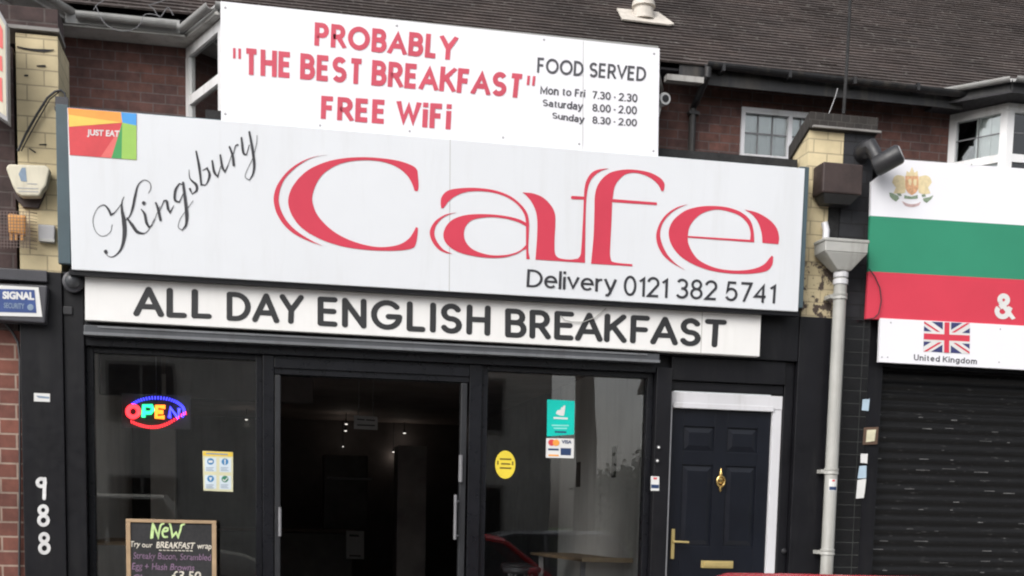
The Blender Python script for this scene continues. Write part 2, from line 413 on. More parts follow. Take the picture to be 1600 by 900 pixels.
def ink(mb, strokes, Y, cap=True, sub=4):   # hand-drawn strokes: lists of (x, y, width) in photo pixels
    for st in strokes:
        c = cr([(p[0], p[1]) for p in st], False, sub, 75)
        wsrc = [p[2] for p in st]; ws = []
        for i in range(len(c)):
            k = min(i / sub, len(st) - 1); a = int(k); b = min(a + 1, len(st) - 1); ws.append(wsrc[a] + (wsrc[b] - wsrc[a]) * (k - a))
        _kz[0] = (_kz[0] + 1) % 10
        for q in strip(c, ws, cap): mb.add([P(v.x, v.y, Y - .0002 * _kz[0]) for v in q], [tuple(range(len(q)))])
    return mb
def arc(cx, cy, rx, ry, a0, a1, n=12):
    return [(cx + rx * math.cos(R(a0 + (a1 - a0) * i / n)), cy + ry * math.sin(R(a0 + (a1 - a0) * i / n))) for i in range(n + 1)]
G = {
 'A': (.80, [[(0, 0), (.40, 1), (.80, 0)], [(.15, .30), (.65, .30)]]),
 'B': (.56, [[(0, 0), (0, 1), (.30, 1)] + arc(.30, .765, .22, .235, 90, -90, 8) + [(0, .53)], [(0, .53), (.33, .53)] + arc(.33, .265, .24, .265, 90, -90, 8) + [(0, 0)]]),
 'D': (.68, [[(0, .5), (0, 1), (.22, 1)] + arc(.22, .5, .46, .5, 90, -90, 12) + [(0, 0), (0, .5)]]),
 'E': (.50, [[(.50, 1), (0, 1), (0, 0), (.50, 0)], [(0, .52), (.46, .52)]]),
 'F': (.48, [[(.48, 1), (0, 1), (0, 0)], [(0, .50), (.43, .50)]]),
 'G': (.90, [arc(.46, .5, .46, .5, 42, 335, 20) + [(.90, .44), (.52, .44)]]),
 'H': (.64, [[(0, 0), (0, 1)], [(.64, 0), (.64, 1)], [(0, .52), (.64, .52)]]),
 'I': (.0, [[(0, 0), (0, 1)]]),
 'K': (.62, [[(0, 0), (0, 1)], [(.58, 1), (0, .40)], [(.20, .60), (.62, 0)]]),
 'L': (.46, [[(0, 1), (0, 0), (.46, 0)]]),
 'N': (.66, [[(0, 0), (0, 1), (.66, 0), (.66, 1)]]),
 'O': (.96, [arc(.48, .5, .48, .5, 0, 360, 28)]),
 'P': (.54, [[(0, 0), (0, 1), (.28, 1)] + arc(.28, .72, .25, .28, 90, -90, 8) + [(0, .44)]]),
 'R': (.57, [[(0, 0), (0, 1), (.28, 1)] + arc(.28, .73, .25, .27, 90, -90, 8) + [(0, .46)], [(.28, .46), (.57, 0)]]),
 'S': (.56, [arc(.28, .745, .26, .255, 28, 262, 12) + arc(.28, .245, .28, .25, 82, -152, 12)]),
 'T': (.58, [[(0, 1), (.58, 1)], [(.29, 1), (.29, 0)]]),
 'V': (.70, [[(0, 1), (.35, 0), (.70, 1)]]),
 'W': (1.0, [[(0, 1), (.25, 0), (.5, 1), (.75, 0), (1.0, 1)]]),
 'Y': (.68, [[(0, 1), (.34, .45), (.68, 1)], [(.34, .45), (.34, 0)]]),
 'i': (.0, [[(0, 0), (0, .66)], [(0, .90), (0, 1.0)]]),
 '"': (.18, [[(0, 1.05), (0, .75)], [(.18, 1.05), (.18, .75)]]),
}
G.update({
 'M': (.80, [[(0, 0), (0, 1), (.40, .12), (.80, 1), (.80, 0)]]), 'U': (.62, [[(0, 1), (0, .32)] + arc(.31, .31, .31, .31, 180, 360, 12) + [(.62, 1)]]),
 'C': (.82, [arc(.46, .5, .46, .5, 48, 312, 18)]),
 'a': (.46, [arc(.24, .46, .22, .22, 155, 0, 8) + [(.46, 0)], [(.46, .38), (.22, .38)] + arc(.20, .19, .20, .19, 90, 270, 8) + [(.30, .0), (.46, .14)]]),
 'd': (.52, [arc(.26, .34, .26, .34, 0, 360, 20), [(.52, 0), (.52, 1)]]), 'e': (.54, [[(.02, .36), (.54, .36)] + arc(.27, .34, .27, .34, 8, 318, 18)]),
 'g': (.52, [arc(.26, .36, .26, .32, 0, 360, 20), [(.52, .68), (.52, -.04)] + arc(.27, -.05, .25, .22, 0, -150, 10)]),
 'k': (.48, [[(0, 0), (0, 1)], [(.44, .68), (0, .24)], [(.15, .39), (.48, 0)]]), 'l': (.0, [[(0, 0), (0, 1)]]),
 'm': (.80, [[(0, 0), (0, .68)], [(0, .42)] + arc(.20, .44, .20, .24, 165, 0, 8) + [(.40, 0)], [(.40, .42)] + arc(.60, .44, .20, .24, 165, 0, 8) + [(.80, 0)]]),
 'n': (.48, [[(0, 0), (0, .68)], [(0, .40)] + arc(.24, .43, .24, .25, 168, 0, 10) + [(.48, 0)]]), 'o': (.56, [arc(.28, .34, .28, .34, 0, 360, 22)]),
 'r': (.24, [[(0, 0), (0, .68)], [(0, .38)] + arc(.24, .42, .24, .26, 168, 80, 6)]), 't': (.30, [[(.13, .92), (.13, .16), (.18, .03), (.30, .0)], [(0, .68), (.30, .68)]]),
 'u': (.48, [[(0, .68), (0, .25)] + arc(.24, .25, .24, .25, 180, 350, 10), [(.48, .68), (.48, 0)]]), 'v': (.48, [[(0, .68), (.24, 0), (.48, .68)]]),
 'y': (.50, [[(0, .68), (.26, .02)], [(.50, .68), (.22, -.16), (.13, -.27), (.01, -.27)]]),
 '0': (.56, [arc(.28, .5, .28, .5, 0, 360, 22)]), '1': (.22, [[(0, .76), (.22, .98), (.22, 0)]]), '2': (.54, [arc(.27, .72, .27, .28, 168, -22, 12) + [(.02, 0), (.56, 0)]]),
 '3': (.54, [arc(.26, .75, .25, .25, 155, -75, 10) + [(.22, .52)], [(.22, .52), (.30, .51)] + arc(.26, .26, .28, .26, 75, -155, 12)]),
 '4': (.58, [[(.43, 0), (.43, .98), (0, .28), (.58, .28)]]), '5': (.54, [[(.50, 1), (.11, 1), (.05, .52)] + arc(.26, .32, .28, .32, 128, -155, 14)]),
 '7': (.54, [[(0, 1), (.54, 1), (.20, 0)]]), '8': (.54, [arc(.27, .76, .23, .24, 0, 360, 18), arc(.27, .26, .27, .26, 0, 360, 20)]),
 '.': (.0, [[(0, 0), (0, .07)]]), '-': (.24, [[(0, .40), (.24, .40)]]), "'": (0, [[(0, 1), (0, .75)]]),
 '&': (.70, [[(.74, 0), (.16, .72)], arc(.33, .81, .19, .19, 210, -45, 12) + [(.14, .44)], arc(.27, .25, .27, .25, 135, 325, 12) + [(.66, .48)]]),
})
G['"'] = (.30, [[(0, 1.08), (0, .58)], [(.30, 1.08), (.30, .58)]])
def signwords(s, q, Y, wt, gap, space, name, m, parent, cap=False):
    for k in range(len(s.split(' '))):
        signtext(MB(), s, q, Y, wt, gap, space, cap, k).build(name, m, parent)
def signtext(mb, s, q, Y, wt=.17, gap=.14, space=.42, cap=False, only=None):
    x = 0; quads = []; word = 0
    for ch in s:
        if ch == ' ': x += space; word += 1; continue
        wd, sts = G[ch]
        tight = (-.07 if cap else -.03) if ch in 'AVY' else 0
        x += tight
        if cap:                     # rounded lettering: every limb its own round-ended stroke
            sp = []
            for st in sts:
                cur = [st[0]]
                for i in range(1, len(st)):
                    cur.append(st[i])
                    if i < len(st) - 1:
                        a = Vector((st[i][0] - st[i - 1][0], st[i][1] - st[i - 1][1])); b = Vector((st[i + 1][0] - st[i][0], st[i + 1][1] - st[i][1]))
                        if a.length > 1e-6 and b.length > 1e-6 and a.angle(b) > R(40): sp.append(cur); cur = [st[i]]
                sp.append(cur)
            sts = sp
        for st in sts:
            k = (len(quads) and quads[-1][0][0] + 1, word)
            if not cap and ch not in '"':
                st = list(st)
                for e, f2 in ((0, 1), (-1, -2)):
                    dx, dy = st[e][0] - st[f2][0], st[e][1] - st[f2][1]; dl = math.hypot(dx, dy)
                    if dl > 1e-6 and abs(dy) / dl > .3 and (st[e][1] in (0, 1, .68, .66, .98) or abs(st[e][1]) < 1e-6) and st[0] != st[-1]:
                        ex = wt / 2 * dl / abs(dy); st[e] = (st[e][0] + dx / dl * ex, st[e][1] + dy / dl * ex)
            discs = []
            for qd in strip([(p[0] + x, p[1]) for p in st], [wt * (.55 if ch == '"' else 1)] * len(st), cap, discs):
                if ch not in 'gy"': qd = [Vector((v.x, min(1 + wt / 2, max(-wt / 2, v.y)))) for v in qd]
                quads.append((k, qd))
            for qd in discs: quads.append(((k[0] + 1, word), qd))
        x += wd + gap + wt + tight
    xs = [v.x for _, qd in quads for v in qd]; ys = [v.y for _, qd in quads for v in qd]; x0, x1, y0, y1 = min(xs), max(xs), min(ys), max(ys); f = quadmap(q)
    for (k, wd_), qd in quads:
        if only is not None and wd_ != only: continue
        mb.add([P(*f((v.x - x0) / (x1 - x0), (v.y - y0) / (y1 - y0)), Y - .0003 * (k % 6)) for v in qd], [tuple(range(len(qd)))])
    return mb

# ================================================================== GROUND
def sheet(name, m, x0, x1, y0, y1, z0, z1=None):
    z1 = z0 if z1 is None else z1
    o = MB().add([(x0, y0, z0), (x1, y0, z0), (x1, y1, z1), (x0, y1, z1)], [(0, 1, 2, 3)]).build(name, M[m]); o['kind'] = 'structure'; return o
sheet('ground', 'grass_green', -400, 400, -400, 400, -.60)
MB().box(-60, 60, -11.5, -3.0, -.55, -.45).build('road', M['asphalt'])['kind'] = 'structure'
MB().hexa([(-60, -2.88, -.55), (60, -2.88, -.55), (60, .05, -.55), (-60, .05, -.55)], [(-60, -2.88, -.32), (60, -2.88, -.32), (60, .05, -.10), (-60, .05, -.10)]).build('pavement', M['paving'])['kind'] = 'structure'
MB().box(-60, 60, -3.0, -2.88, -.55, -.318).build('kerb', M['kerb'], None, .015)['kind'] = 'structure'
MB().box(-60, 60, -14.5, -11.62, -.55, -.33).build('pavement', M['paving'])['kind'] = 'structure'
MB().box(-60, 60, -11.62, -11.5, -.55, -.328).build('kerb', M['kerb'], None, .015)['kind'] = 'structure'
mk = MB()
for i in range(-15, 15): mk.box(i * 4, i * 4 + 2, -7.3, -7.2, -.4495, -.446)
mk.build('road_marking', M['road_white'])['kind'] = 'structure'

# ================================================================== THE PARADE BEHIND: upper storey and roof
WY = 3.0                                        # depth of the upper-floor wall
EZ = 5.70                                       # eaves
par = thing('terrace_building', 'dark brick upper floor under a brown tiled roof, set back behind the shops', 'building', (0, 3, 0))
# wall with the bays and the window left open
def wallrun(mb, x0, x1, z0, z1): mb.box(x0, x1, WY, WY + .25, z0, z1)
wb = MB()
SEG = [(-9, -4.6), (-1.72, -.56), (4.05, 4.985), (5.78, 7.34), (10.3, 13)]
for a, b in SEG: wallrun(wb, a, b, 3.45, EZ)
wallrun(wb, 4.985, 5.78, 3.45, 4.93); wallrun(wb, 4.985, 5.78, 5.44, EZ)
wallrun(wb, -4.6, -1.72, 3.45, 4.35); wallrun(wb, -.56, 4.05, 3.45, 4.35); wallrun(wb, 7.34, 10.3, 3.45, 4.35)
wall = wb.build('wall', M['brick_upper'], par)
MB().box(-9, 13, 7.6, 7.8, 3.45, EZ).build('back_wall', M['brick_upper'], par)
MB().box(-9, -8.8, 3.3, 7.6, 3.45, EZ).build('end_wall', M['brick_upper'], par)
MB().box(12.8, 13, 3.3, 7.6, 3.45, EZ).build('end_wall', M['brick_upper'], par)
MB().box(-8.8, 12.8, 3.26, 7.59, 3.45, 3.6).build('floor_slab', M['rooms'], par)
MB().box(-8.8, 12.8, 4.9, 5.0, 3.6, 5.64).build('room_wall', M['rooms'], par)
MB().box(-9.2, 13.2, 2.72, 7.9, 5.64, 5.66).build('eaves_soffit', M['soffit_dark'], par)
SL = .79
_q = (P(1594, 7, 5) - CAM); _k = _q.z / _q.y
RIDGE_Y = (5.69 - SL * 2.66 - 1.15 - _k * 10 - .10) / (_k - SL); RIDGE_Z = 5.69 + SL * (RIDGE_Y - 2.66)
def courses(mb, a, b, c, d, n, lift=.02):       # eave a-b, top d-c: stepped tile courses
    a, b, c, d = map(Vector, (a, b, c, d)); nrm = (b - a).cross(d - a)
    if nrm.length < 1e-6: nrm = (b - a).cross(c - a)
    nrm.normalize()
    if nrm.z < 0: nrm = -nrm
    for i in range(n):
        t0, t1 = i / n, (i + 1) / n
        p0, p1 = a.lerp(d, t0), b.lerp(c, t0); q0, q1 = a.lerp(d, t1), b.lerp(c, t1)
        mb.add([p0, p1, p1 + nrm * lift, p0 + nrm * lift, q1 + nrm * .002, q0 + nrm * .002], [(0, 1, 2, 3), (3, 2, 4, 5)])
def jitter_courses(mb, x0, x1, y0, z0, y1, z1, n, step):
    """main slope, laid tile group by tile group so that no course runs dead straight"""
    rnd = random.Random(3); nx = int((x1 - x0) / step)
    nrm = Vector((0, -(z1 - z0), (y1 - y0))).normalized()
    for i in range(n):
        t0, t1 = i / n, (i + 1) / n
        ya, za, yb, zb = y0 + (y1 - y0) * t0, z0 + (z1 - z0) * t0, y0 + (y1 - y0) * t1, z0 + (z1 - z0) * t1
        sh = (i % 2) * step / 2
        for k in range(nx + 1):
            xa, xb = x0 + k * step - sh, x0 + (k + 1) * step - sh
            l = .016 + rnd.random() * .004 + (.004 if rnd.random() < .02 else 0); s = rnd.uniform(-.003, .003)
            a = Vector((xa, ya + s, za)); b = Vector((xb, ya + s, za)); c = Vector((xb, yb, zb)); d = Vector((xa, yb, zb))
            mb.add([a, b, b + nrm * l, a + nrm * l, c + nrm * .003, d + nrm * .003], [(0, 1, 2, 3), (3, 2, 4, 5)])
rm = MB(); jitter_courses(rm, -9.2, 13.2, 2.66, EZ - .01, RIDGE_Y, RIDGE_Z, 42, .165)
courses(rm, (13.2, 7.95, EZ), (-9.2, 7.95, EZ), (-9.2, RIDGE_Y, RIDGE_Z), (13.2, RIDGE_Y, RIDGE_Z), 24)
roof = rm.build('roof', M['roof_tile'], par)
MB().tube([(-9.2, RIDGE_Y, RIDGE_Z), (13.2, RIDGE_Y, RIDGE_Z)], .085, 10).build('ridge_tiles', M['roof_tile'], roof)
def gutter(mb, a, b, r=.055):
    a = Vector(a); b = Vector(b); d = (b - a).normalized(); s = Vector((d.y, -d.x, 0)); vs = []
    prof = [(r * math.cos(R(x)), r * math.sin(R(x))) for x in range(180, 361, 20)]
    prof += [(p[0] * .86, p[1] * .86) for p in prof[::-1]]
    n = len(prof)
    for p in (a, b):
        for u, v in prof: vs.append(p + s * u + Vector((0, 0, v)))
    mb.add(vs, [(i, (i + 1) % n, (i + 1) % n + n, i + n) for i in range(n)] + [tuple(range(n)), tuple(range(2 * n - 1, n - 1, -1))])
g = MB(); gutter(g, (4.45, 2.60, 5.70), (7.26, 2.60, 5.66)); g.box(4.2, 7.3, 2.68, 2.70, 5.52, 5.70)
for x in (4.6, 5.3, 6.0, 6.7): g.box(x, x + .03, 2.54, 2.70, 5.62, 5.69)
g.build('gutter', M['black_gutter'], par)
g = MB(); gutter(g, (-1.50, 2.62, 5.60), (-.62, 2.62, 5.59), .05); g.box(-1.6, -.6, 2.68, 2.70, 5.525, 5.64); g.build('gutter', M['white_gutter'], par)
MB().box(-1.72, -.55, 2.70, 2.998, 5.508, 5.523).build('eaves_soffit', M['soffit_pale'], par)
MB().box(4.05, 4.43, 2.60, 2.70, 5.505, 5.56).build('fascia_board', M['pale_gutter'], par)
# shallow canted bays
def bay(xl, xr, d=.52, c=.36, bars=True, runs=3, o=.27, gut='white_gutter', sof='soffit_dark', head=5.56, fasc='black_gutter', gz=5.70):
    """bay from xl to xr at the wall, front d forward, 45 degree cheeks"""
    yf = WY - d
    pts = [(xl, WY), (xl + c, yf), (xr - c, yf), (xr, WY)]
    fr = MB(); gl = MB(); bar = MB(); lo = MB(); cu = MB()
    for k, ((ax, ay), (bx, by)) in enumerate(zip(pts, pts[1:])):
        A = Vector((ax, ay, 0)); B = Vector((bx, by, 0)); D = (B - A); ln = D.length; D.normalize(); N = Vector((D.y, -D.x, 0))
        def pl(mb, s0, s1, z0, z1, o0, o1):
            mb.hexa([A + D * s0 + N * o0 + Vector((0, 0, z0)), A + D * s1 + N * o0 + Vector((0, 0, z0)), A + D * s1 + N * o0 + Vector((0, 0, z1)), A + D * s0 + N * o0 + Vector((0, 0, z1))],
                    [A + D * s0 + N * o1 + Vector((0, 0, z0)), A + D * s1 + N * o1 + Vector((0, 0, z0)), A + D * s1 + N * o1 + Vector((0, 0, z1)), A + D * s0 + N * o1 + Vector((0, 0, z1))])
        zs = 4.35
        pl(lo, 0, ln, 3.4, zs, 0, -.1)
        pl(fr, 0, ln, head - .09, head, .0, -.07); pl(fr, 0, ln, zs, zs + .07, .02, -.07)
        nL = 1 if ln < 1.05 else max(2, round(ln / .75))
        zt = head - .09; zm = 5.02
        for i in range(nL + 1):
            s = ln * i / nL; wdt = .045 if 0 < i < nL else .075
            s0, s1 = max(0, s - wdt), min(ln, s + wdt)
            pl(fr, s0, s1, zs + .07, zt, .004, -.066)
        for i in range(nL):
            s0, s1 = ln * i / nL + .045, ln * (i + 1) / nL - .045
            pl(fr, s0, s1, zm - .04, zm + .04, -.004, -.06)
            pl(gl, s0, s1, zs + .07, zt, -.03, -.036)
            if not bars:
                pl(cu, s0, s1, zs + .07, zt, -.10, -.11); continue  # grey sheet added behind the glass to lift the dark panes
            pl(bar, s0, s1, 5.27, 5.282, -.024, -.029); pl(bar, (s0 + s1) / 2 - .006, (s0 + s1) / 2 + .006, zm + .03, zt, -.0245, -.0288)
            for q in range(6 if bars else 0):         # net curtain folds over part of each light
                t0 = s0 + (s1 - s0) * (.42 + .58 * q / 6); t1 = s0 + (s1 - s0) * (.42 + .58 * (q + 1) / 6)
                pl(cu, t0, t1, zs + .07, zt, -.07 - .015 * (q % 2), -.08 - .015 * (q % 2))
    f = fr.build('bay_window', M['window_white'], par); gl.build('pane', M['house_glass'], f); 
    if bars: bar.build('glazing_bar', M['lead'], f)
    cu.build('curtain_or_fill', M['curtain' if bars else 'pane_fill_grey'], f)  # bays without bars hold the added grey sheet, no curtain
    lo.build('bay_wall', M['brick_upper'], par)
    k = o * math.tan(math.atan2(d, c) / 2)
    e0 = Vector((xl - o * 1.1, WY - min(.22, o * .8), gz)); e1 = Vector((xl + c - k, yf - o, gz)); e2 = Vector((xr - c + k, yf - o, gz)); e3 = Vector((xr + o * 1.1, WY - min(.22, o * .8), gz))
    so_ = MB().poly([(e0.x, WY, head + .005), (e0.x, e0.y, head + .005), (e1.x, e1.y, head + .005), (e2.x, e2.y, head + .005), (e3.x, e3.y, head + .005), (e3.x, WY, head + .005)], (0, 0, .02))
    so_.build('eaves_soffit', M[sof], par)
    fa = MB()
    for a, b in ((e0, e1), (e1, e2), (e2, e3)):
        n_ = (b - a).normalized(); nn = Vector((-n_.y, n_.x, 0)) * .02
        lo_ = Vector((0, 0, head + .026 - gz)); fa.hexa([a + nn + lo_, b + nn + lo_, b + nn, a + nn], [a + nn * 2 + lo_, b + nn * 2 + lo_, b + nn * 2, a + nn * 2])
    fa.build('fascia_board', M[fasc], par)
    gg = MB()
    for a, b in ((e0, e1), (e1, e2), (e2, e3))[:runs]:
        n_ = (b - a).normalized(); nn = Vector((n_.y, -n_.x, 0)) * .045; gutter(gg, a + nn, b + nn, .045)
    gg.build('gutter', M[gut], par)
    # flat felt roof over the bay, running back under the main tiles
    MB().poly([(e0.x, WY + .3, gz), (e0.x, e0.y + .03, gz), (e1.x, e1.y + .03, gz), (e2.x, e2.y + .03, gz), (e3.x, e3.y + .03, gz), (e3.x, WY + .3, gz)], (0, 0, .012)).build('bay_roof', M['felt'], par)
bay(-.56, 4.05, .85, .34, False, 2, .07, gut='white_gutter', sof='soffit_pale', fasc='white_gutter', head=5.505, gz=5.585)
bay(7.34, 10.3)
bay(-4.6, -1.76, .75, .35, False, 3, .22, gut='pale_gutter', sof='soffit_pale', fasc='pale_gutter', head=5.55, gz=5.64)
# leaded window between the bays
wx0, wx1, wz0, wz1 = 4.985, 5.78, 4.93, 5.44
f = MB().box(wx0, wx1, 2.97, 3.05, wz1 - .055, wz1).box(wx0, wx1, 2.97, 3.05, wz0, wz0 + .05).box(wx0, wx0 + .04, 2.972, 3.05, wz0 + .05, wz1 - .055).box(wx1 - .05, wx1, 2.972, 3.05, wz0 + .05, wz1 - .055).box(5.50, 5.545, 2.972, 3.05, wz0 + .05, wz1 - .055)
f = f.build('window', M['upvc'], par)
MB().box(wx0 + .04, wx1 - .05, 3.015, 3.02, wz0 + .05, wz1 - .055).build('pane', M['house_glass'], f)
lb = MB()
for x in (5.18, 5.34, 5.65): lb.box(x - .007, x + .007, 3.008, 3.013, wz0 + .05, wz1 - .055)
lb.box(wx0 + .04, 5.50, 3.0085, 3.0125, 5.19, 5.204); lb.box(5.545, wx1 - .05, 3.0085, 3.0125, 5.19, 5.204); lb.build('glazing_bar', M['lead'], f)
cu = MB()
for i in range(16): cu.box(wx0 + .04 + i * .045, wx0 + .085 + i * .045, 3.03 + .010 * (i % 2), 3.040 + .010 * (i % 2), wz0 + .05, wz1 - .055)
cu.build('curtain_or_fill', M['curtain'], f)
MB().tube([(4.47, 2.60, 5.66), (4.47, 2.60, 5.58), (4.44, 2.80, 5.42), (4.44, 2.93, 5.36), (4.44, 2.93, 4.0)], .036, 10).box(4.39, 4.50, 2.89, 2.97, 5.30, 5.33).build('downpipe', M['black_gutter'], par)
# flue through the roof with its mortar collar and flashing
fy = 3.55; fz = EZ + SL * (fy - 2.66)
fl = MB().lathe((4.07, fy, fz), [(.075, 0), (.075, .30), (.068, .31), (.068, 1.2)]).build('vent_flue', M['flue_grey'], roof, 0, True)
# flashing collar is a sibling part of the roof
MB().lathe((4.07, fy, fz), [(.12, 0), (.105, .09), (.10, .12), (.125, .13), (.115, .18), (.08, .20)]).build('flue_collar', M['mortar_lead'], roof, 0, True)
nr = Vector((0, -SL, 1)).normalized(); ax = Vector((0, 1, SL)).normalized(); o0 = Vector((4.07, fy, fz)) + nr * .028
fp = [(-.27, -.16), (.24, -.18), (.30, -.14), (.20, .18), (-.26, .16)]
MB().poly([o0 + Vector((x, 0, 0)) + ax * y for x, y in fp], nr * .015).build('flue_flashing', M['mortar_lead'], roof)
tf = MB()
for a, b in (((458, 4), (520, 12)), ((520, 12), (596, 27))): tf.tube([P(*a, 2.9), P(*b, 2.9)], .012, 6)
# ------------------------------------------------------------------ thin pole and loose wires above the roofs
pole = MB(); pole.tube([P(1318, 178, .35), P(1324, 90, .37), P(1331, -60, .40)], .014, 8)
tag(pole.build('aerial_pole', M['felt']), 'thin dark pole rising above the right brick pier, in front of the roof', 'pole')
wr = MB(); wr.tube([P(1293, 182, .3), P(1299, 168, .3), P(1305, 152, .3), P(1309, 138, .3)], .0035, 5)
tag(wr.build('pole_wire', M['grey_plastic']), 'thin pale wire running up beside the dark pole', 'wire')
wl = MB()
for st_ in (((271, 24), (262, 12), (250, 27), (240, 14), (232, 8), (252, 2), (268, -6)), ((146, 16), (152, 7), (160, 2), (168, -6)), ((150, 10), (158, 28), (168, 40), (186, 48), (205, 47), (219, 38), (225, 24), (236, 22), (250, 25))):
    wl.tube([P(x, y, 2.5) for x, y in cr(st_, False, 5, 120)], .004, 5)
tag(wl.build('eaves_wire', M['lead']), 'loose looping wires strung along the left eaves', 'wire')
# small round camera beside the banner
c = P(1040, 154, 2.72)
cv = thing('bullet_camera', 'small white round camera beside the top banner, under the eaves', 'camera', c)
MB().lathe(c, [(.055, 0), (.062, .02), (.062, .10), (.04, .13)], (-.15, 1, .1)).build('camera_body', M['white_paint'], cv, 0, True)
MB().lathe(c + Vector((.0, -.004, 0)), [(.036, 0), (.036, .01)], (-.15, 1, .1)).build('lens', M['dark_plastic'], cv)
MB().tube([c + Vector((-.02, .10, -.03)), c + Vector((-.04, .16, -.16)), c + Vector((-.04, .26, -.2))], .02, 8).build('bracket', M['white_paint'], cv)

# ================================================================== THE CAFE UNIT
cafe = thing('cafe_building', 'single storey black fronted cafe with wide shop windows and an open middle doorway', 'building', (1.4, 0, 0))
XL, XR = -1.60, 4.68
GY = .10                                          # glass plane
# shell
MB().box(-1.25, 4.40, .142, 3.0, 3.62, 3.80).build('flat_roof', M['felt'], cafe)
MB().box(-.30, 4.40, .16, .30, 3.80, 4.135).build('roof_upstand', M['felt'], cafe)
MB().box(-1.25, 4.42, .06, .14, 2.40, 3.62).build('fascia_backing', M['black_paint'], cafe)
# pilasters and black surrounds
MB().box(XL, -1.305, -.06, .30, -.12, 2.86).box(XL - .012, -1.29, -.075, .30, -.12, .22).build('pilaster', M['black_paint'], cafe, .006)
MB().box(-1.303, -1.16, -.035, .30, -.12, 2.87).build('pilaster', M['black_paint'], cafe, .005)
MB().box(3.205, 3.335, -.03, .30, -.12, 2.40).build('pilaster', M['black_paint'], cafe, .005)
MB().box(4.40, 4.675, -.04, .30, -.12, 2.86).box(4.315, 4.398, .02, .30, -.12, 2.50).build('pilaster', M['black_paint'], cafe, .006)
# header over window and door
MB().box(-1.158, 4.398, -.03, .055, 2.50, 2.89).build('fascia_board', M['black_paint'], cafe, .004)
MB().box(3.337, 4.313, .0, .10, 2.31, 2.498).box(3.337, 4.313, .03, .10, 2.235, 2.308).build('door_head', M['black_paint'], cafe, .006)
rl = MB().box(-1.157, 3.203, -.09, .05, 2.425, 2.498).build('shutter_housing', M['grey_rail'], cafe, .008)
MB().box(-1.157, 3.203, -.105, -.092, 2.425, 2.446).box(-1.06, 3.10, -.097, -.092, 2.478, 2.492).build('rail_lip', M['grey_rail_light'], rl, .003)
MB().box(-1.157, 3.203, -.01, .16, 2.36, 2.424).build('window_head', M['black_frame'], cafe, .004)
def shopwin(x0, x1, inner=()):
    z0, z1 = .50, 2.36
    f = MB().box(x0, x0 + .05, .05, .15, z0, z1).box(x1 - .05, x1, .05, .15, z0, z1).box(x0 + .05, x1 - .05, .05, .15, z0, z0 + .06).box(x0 + .05, x1 - .05, .05, .15, z1 - .04, z1)
    f = f.build('shop_window', M['black_frame'], cafe, .004)
    MB().box(x0 + .05, x1 - .05, GY, GY + .008, z0 + .06, z1 - .04).build('pane', M['shop_glass'], f)
    MB().box(x0, x1, -.01, .16, -.12, .44).box(x0, x1, -.06, .16, .44, .498).build('stall_riser', M['black_paint'], cafe, .006)
shopwin(-1.158, .115); shopwin(1.80, 3.203)
dg = MB().box(.117, .20, .02, .18, -.05, 2.36).box(1.70, 1.798, .02, .18, -.05, 2.36).box(.202, 1.698, .03, .18, 2.22, 2.36).box(.202, 1.698, .012, .03, 2.265, 2.335)
dg = dg.build('doorway_frame', M['black_frame'], cafe, .004)
for xa, xb in ((.205, .25), (1.635, 1.685)): MB().box(xa, xb, .03, .10, -.02, 2.215).build('door_stile', M['stile_grey'], dg, .006)
hb = MB().tube([(.245, .0, 1.00), (.245, .0, 1.22)], .012, 8).cyl((.245, .0, 1.02), (.245, .05, 1.02), .008).cyl((.245, .0, 1.2), (.245, .05, 1.2), .008)
hb.build('pull_handle', M['lead'], dg)
hb = MB().tube([(1.60, .0, 1.0), (1.60, .0, 1.35)], .012, 8).tube([(1.64, .02, 1.45), (1.64, .02, 1.66)], .016, 8).cyl((1.60, .0, 1.03), (1.64, .05, 1.03), .008).cyl((1.6, .0, 1.3), (1.64, .05, 1.3), .008)
hb.build('pull_handle', M['lead'], dg)
MB().box(.117, 1.798, -.10, .30, -.12, -.02).build('door_step', M['kerb'], cafe, .006)
# interior
MB().box(-1.40, 3.33, 9.21, 9.3, -.12, 3.44).build('rear_brickwork', M['brick_dark'], cafe)
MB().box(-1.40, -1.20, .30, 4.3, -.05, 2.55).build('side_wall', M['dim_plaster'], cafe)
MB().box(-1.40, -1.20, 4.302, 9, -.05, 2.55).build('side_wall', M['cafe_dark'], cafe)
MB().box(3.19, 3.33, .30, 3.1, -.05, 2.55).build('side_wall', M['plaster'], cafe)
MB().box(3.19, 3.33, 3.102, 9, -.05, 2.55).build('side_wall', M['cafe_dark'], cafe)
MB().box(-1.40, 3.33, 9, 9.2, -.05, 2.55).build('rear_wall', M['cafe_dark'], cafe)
MB().box(-1.40, 4.4, .145, 9.2, 2.552, 2.65).build('ceiling', M['cafe_ceiling'], cafe)
MB().box(-1.40, 3.33, .16, 9.2, -.12, -.045).build('floor', M['cafe_floor'], cafe)
MB().box(-.96, -.72, 3.6, 3.9, -.045, 2.55).build('column', M['dim_plaster'], cafe)
MB().box(-1.19, -.70, 1.2, 1.30, 2.12, 2.55).build('ceiling_beam', M['cafe_dark'], cafe); MB().box(-.72, .60, 2.2, 2.3, 2.20, 2.55).build('ceiling_beam', M['cafe_dark'], cafe)
a = P(622, 700, 5); b = P(664, 900, 5)
MB().box(a.x, b.x, 5, 5.4, -.045, 2.0).build('column', M['cafe_floor'], cafe)
a = P(430, 745, 7); b = P(590, 870, 7)
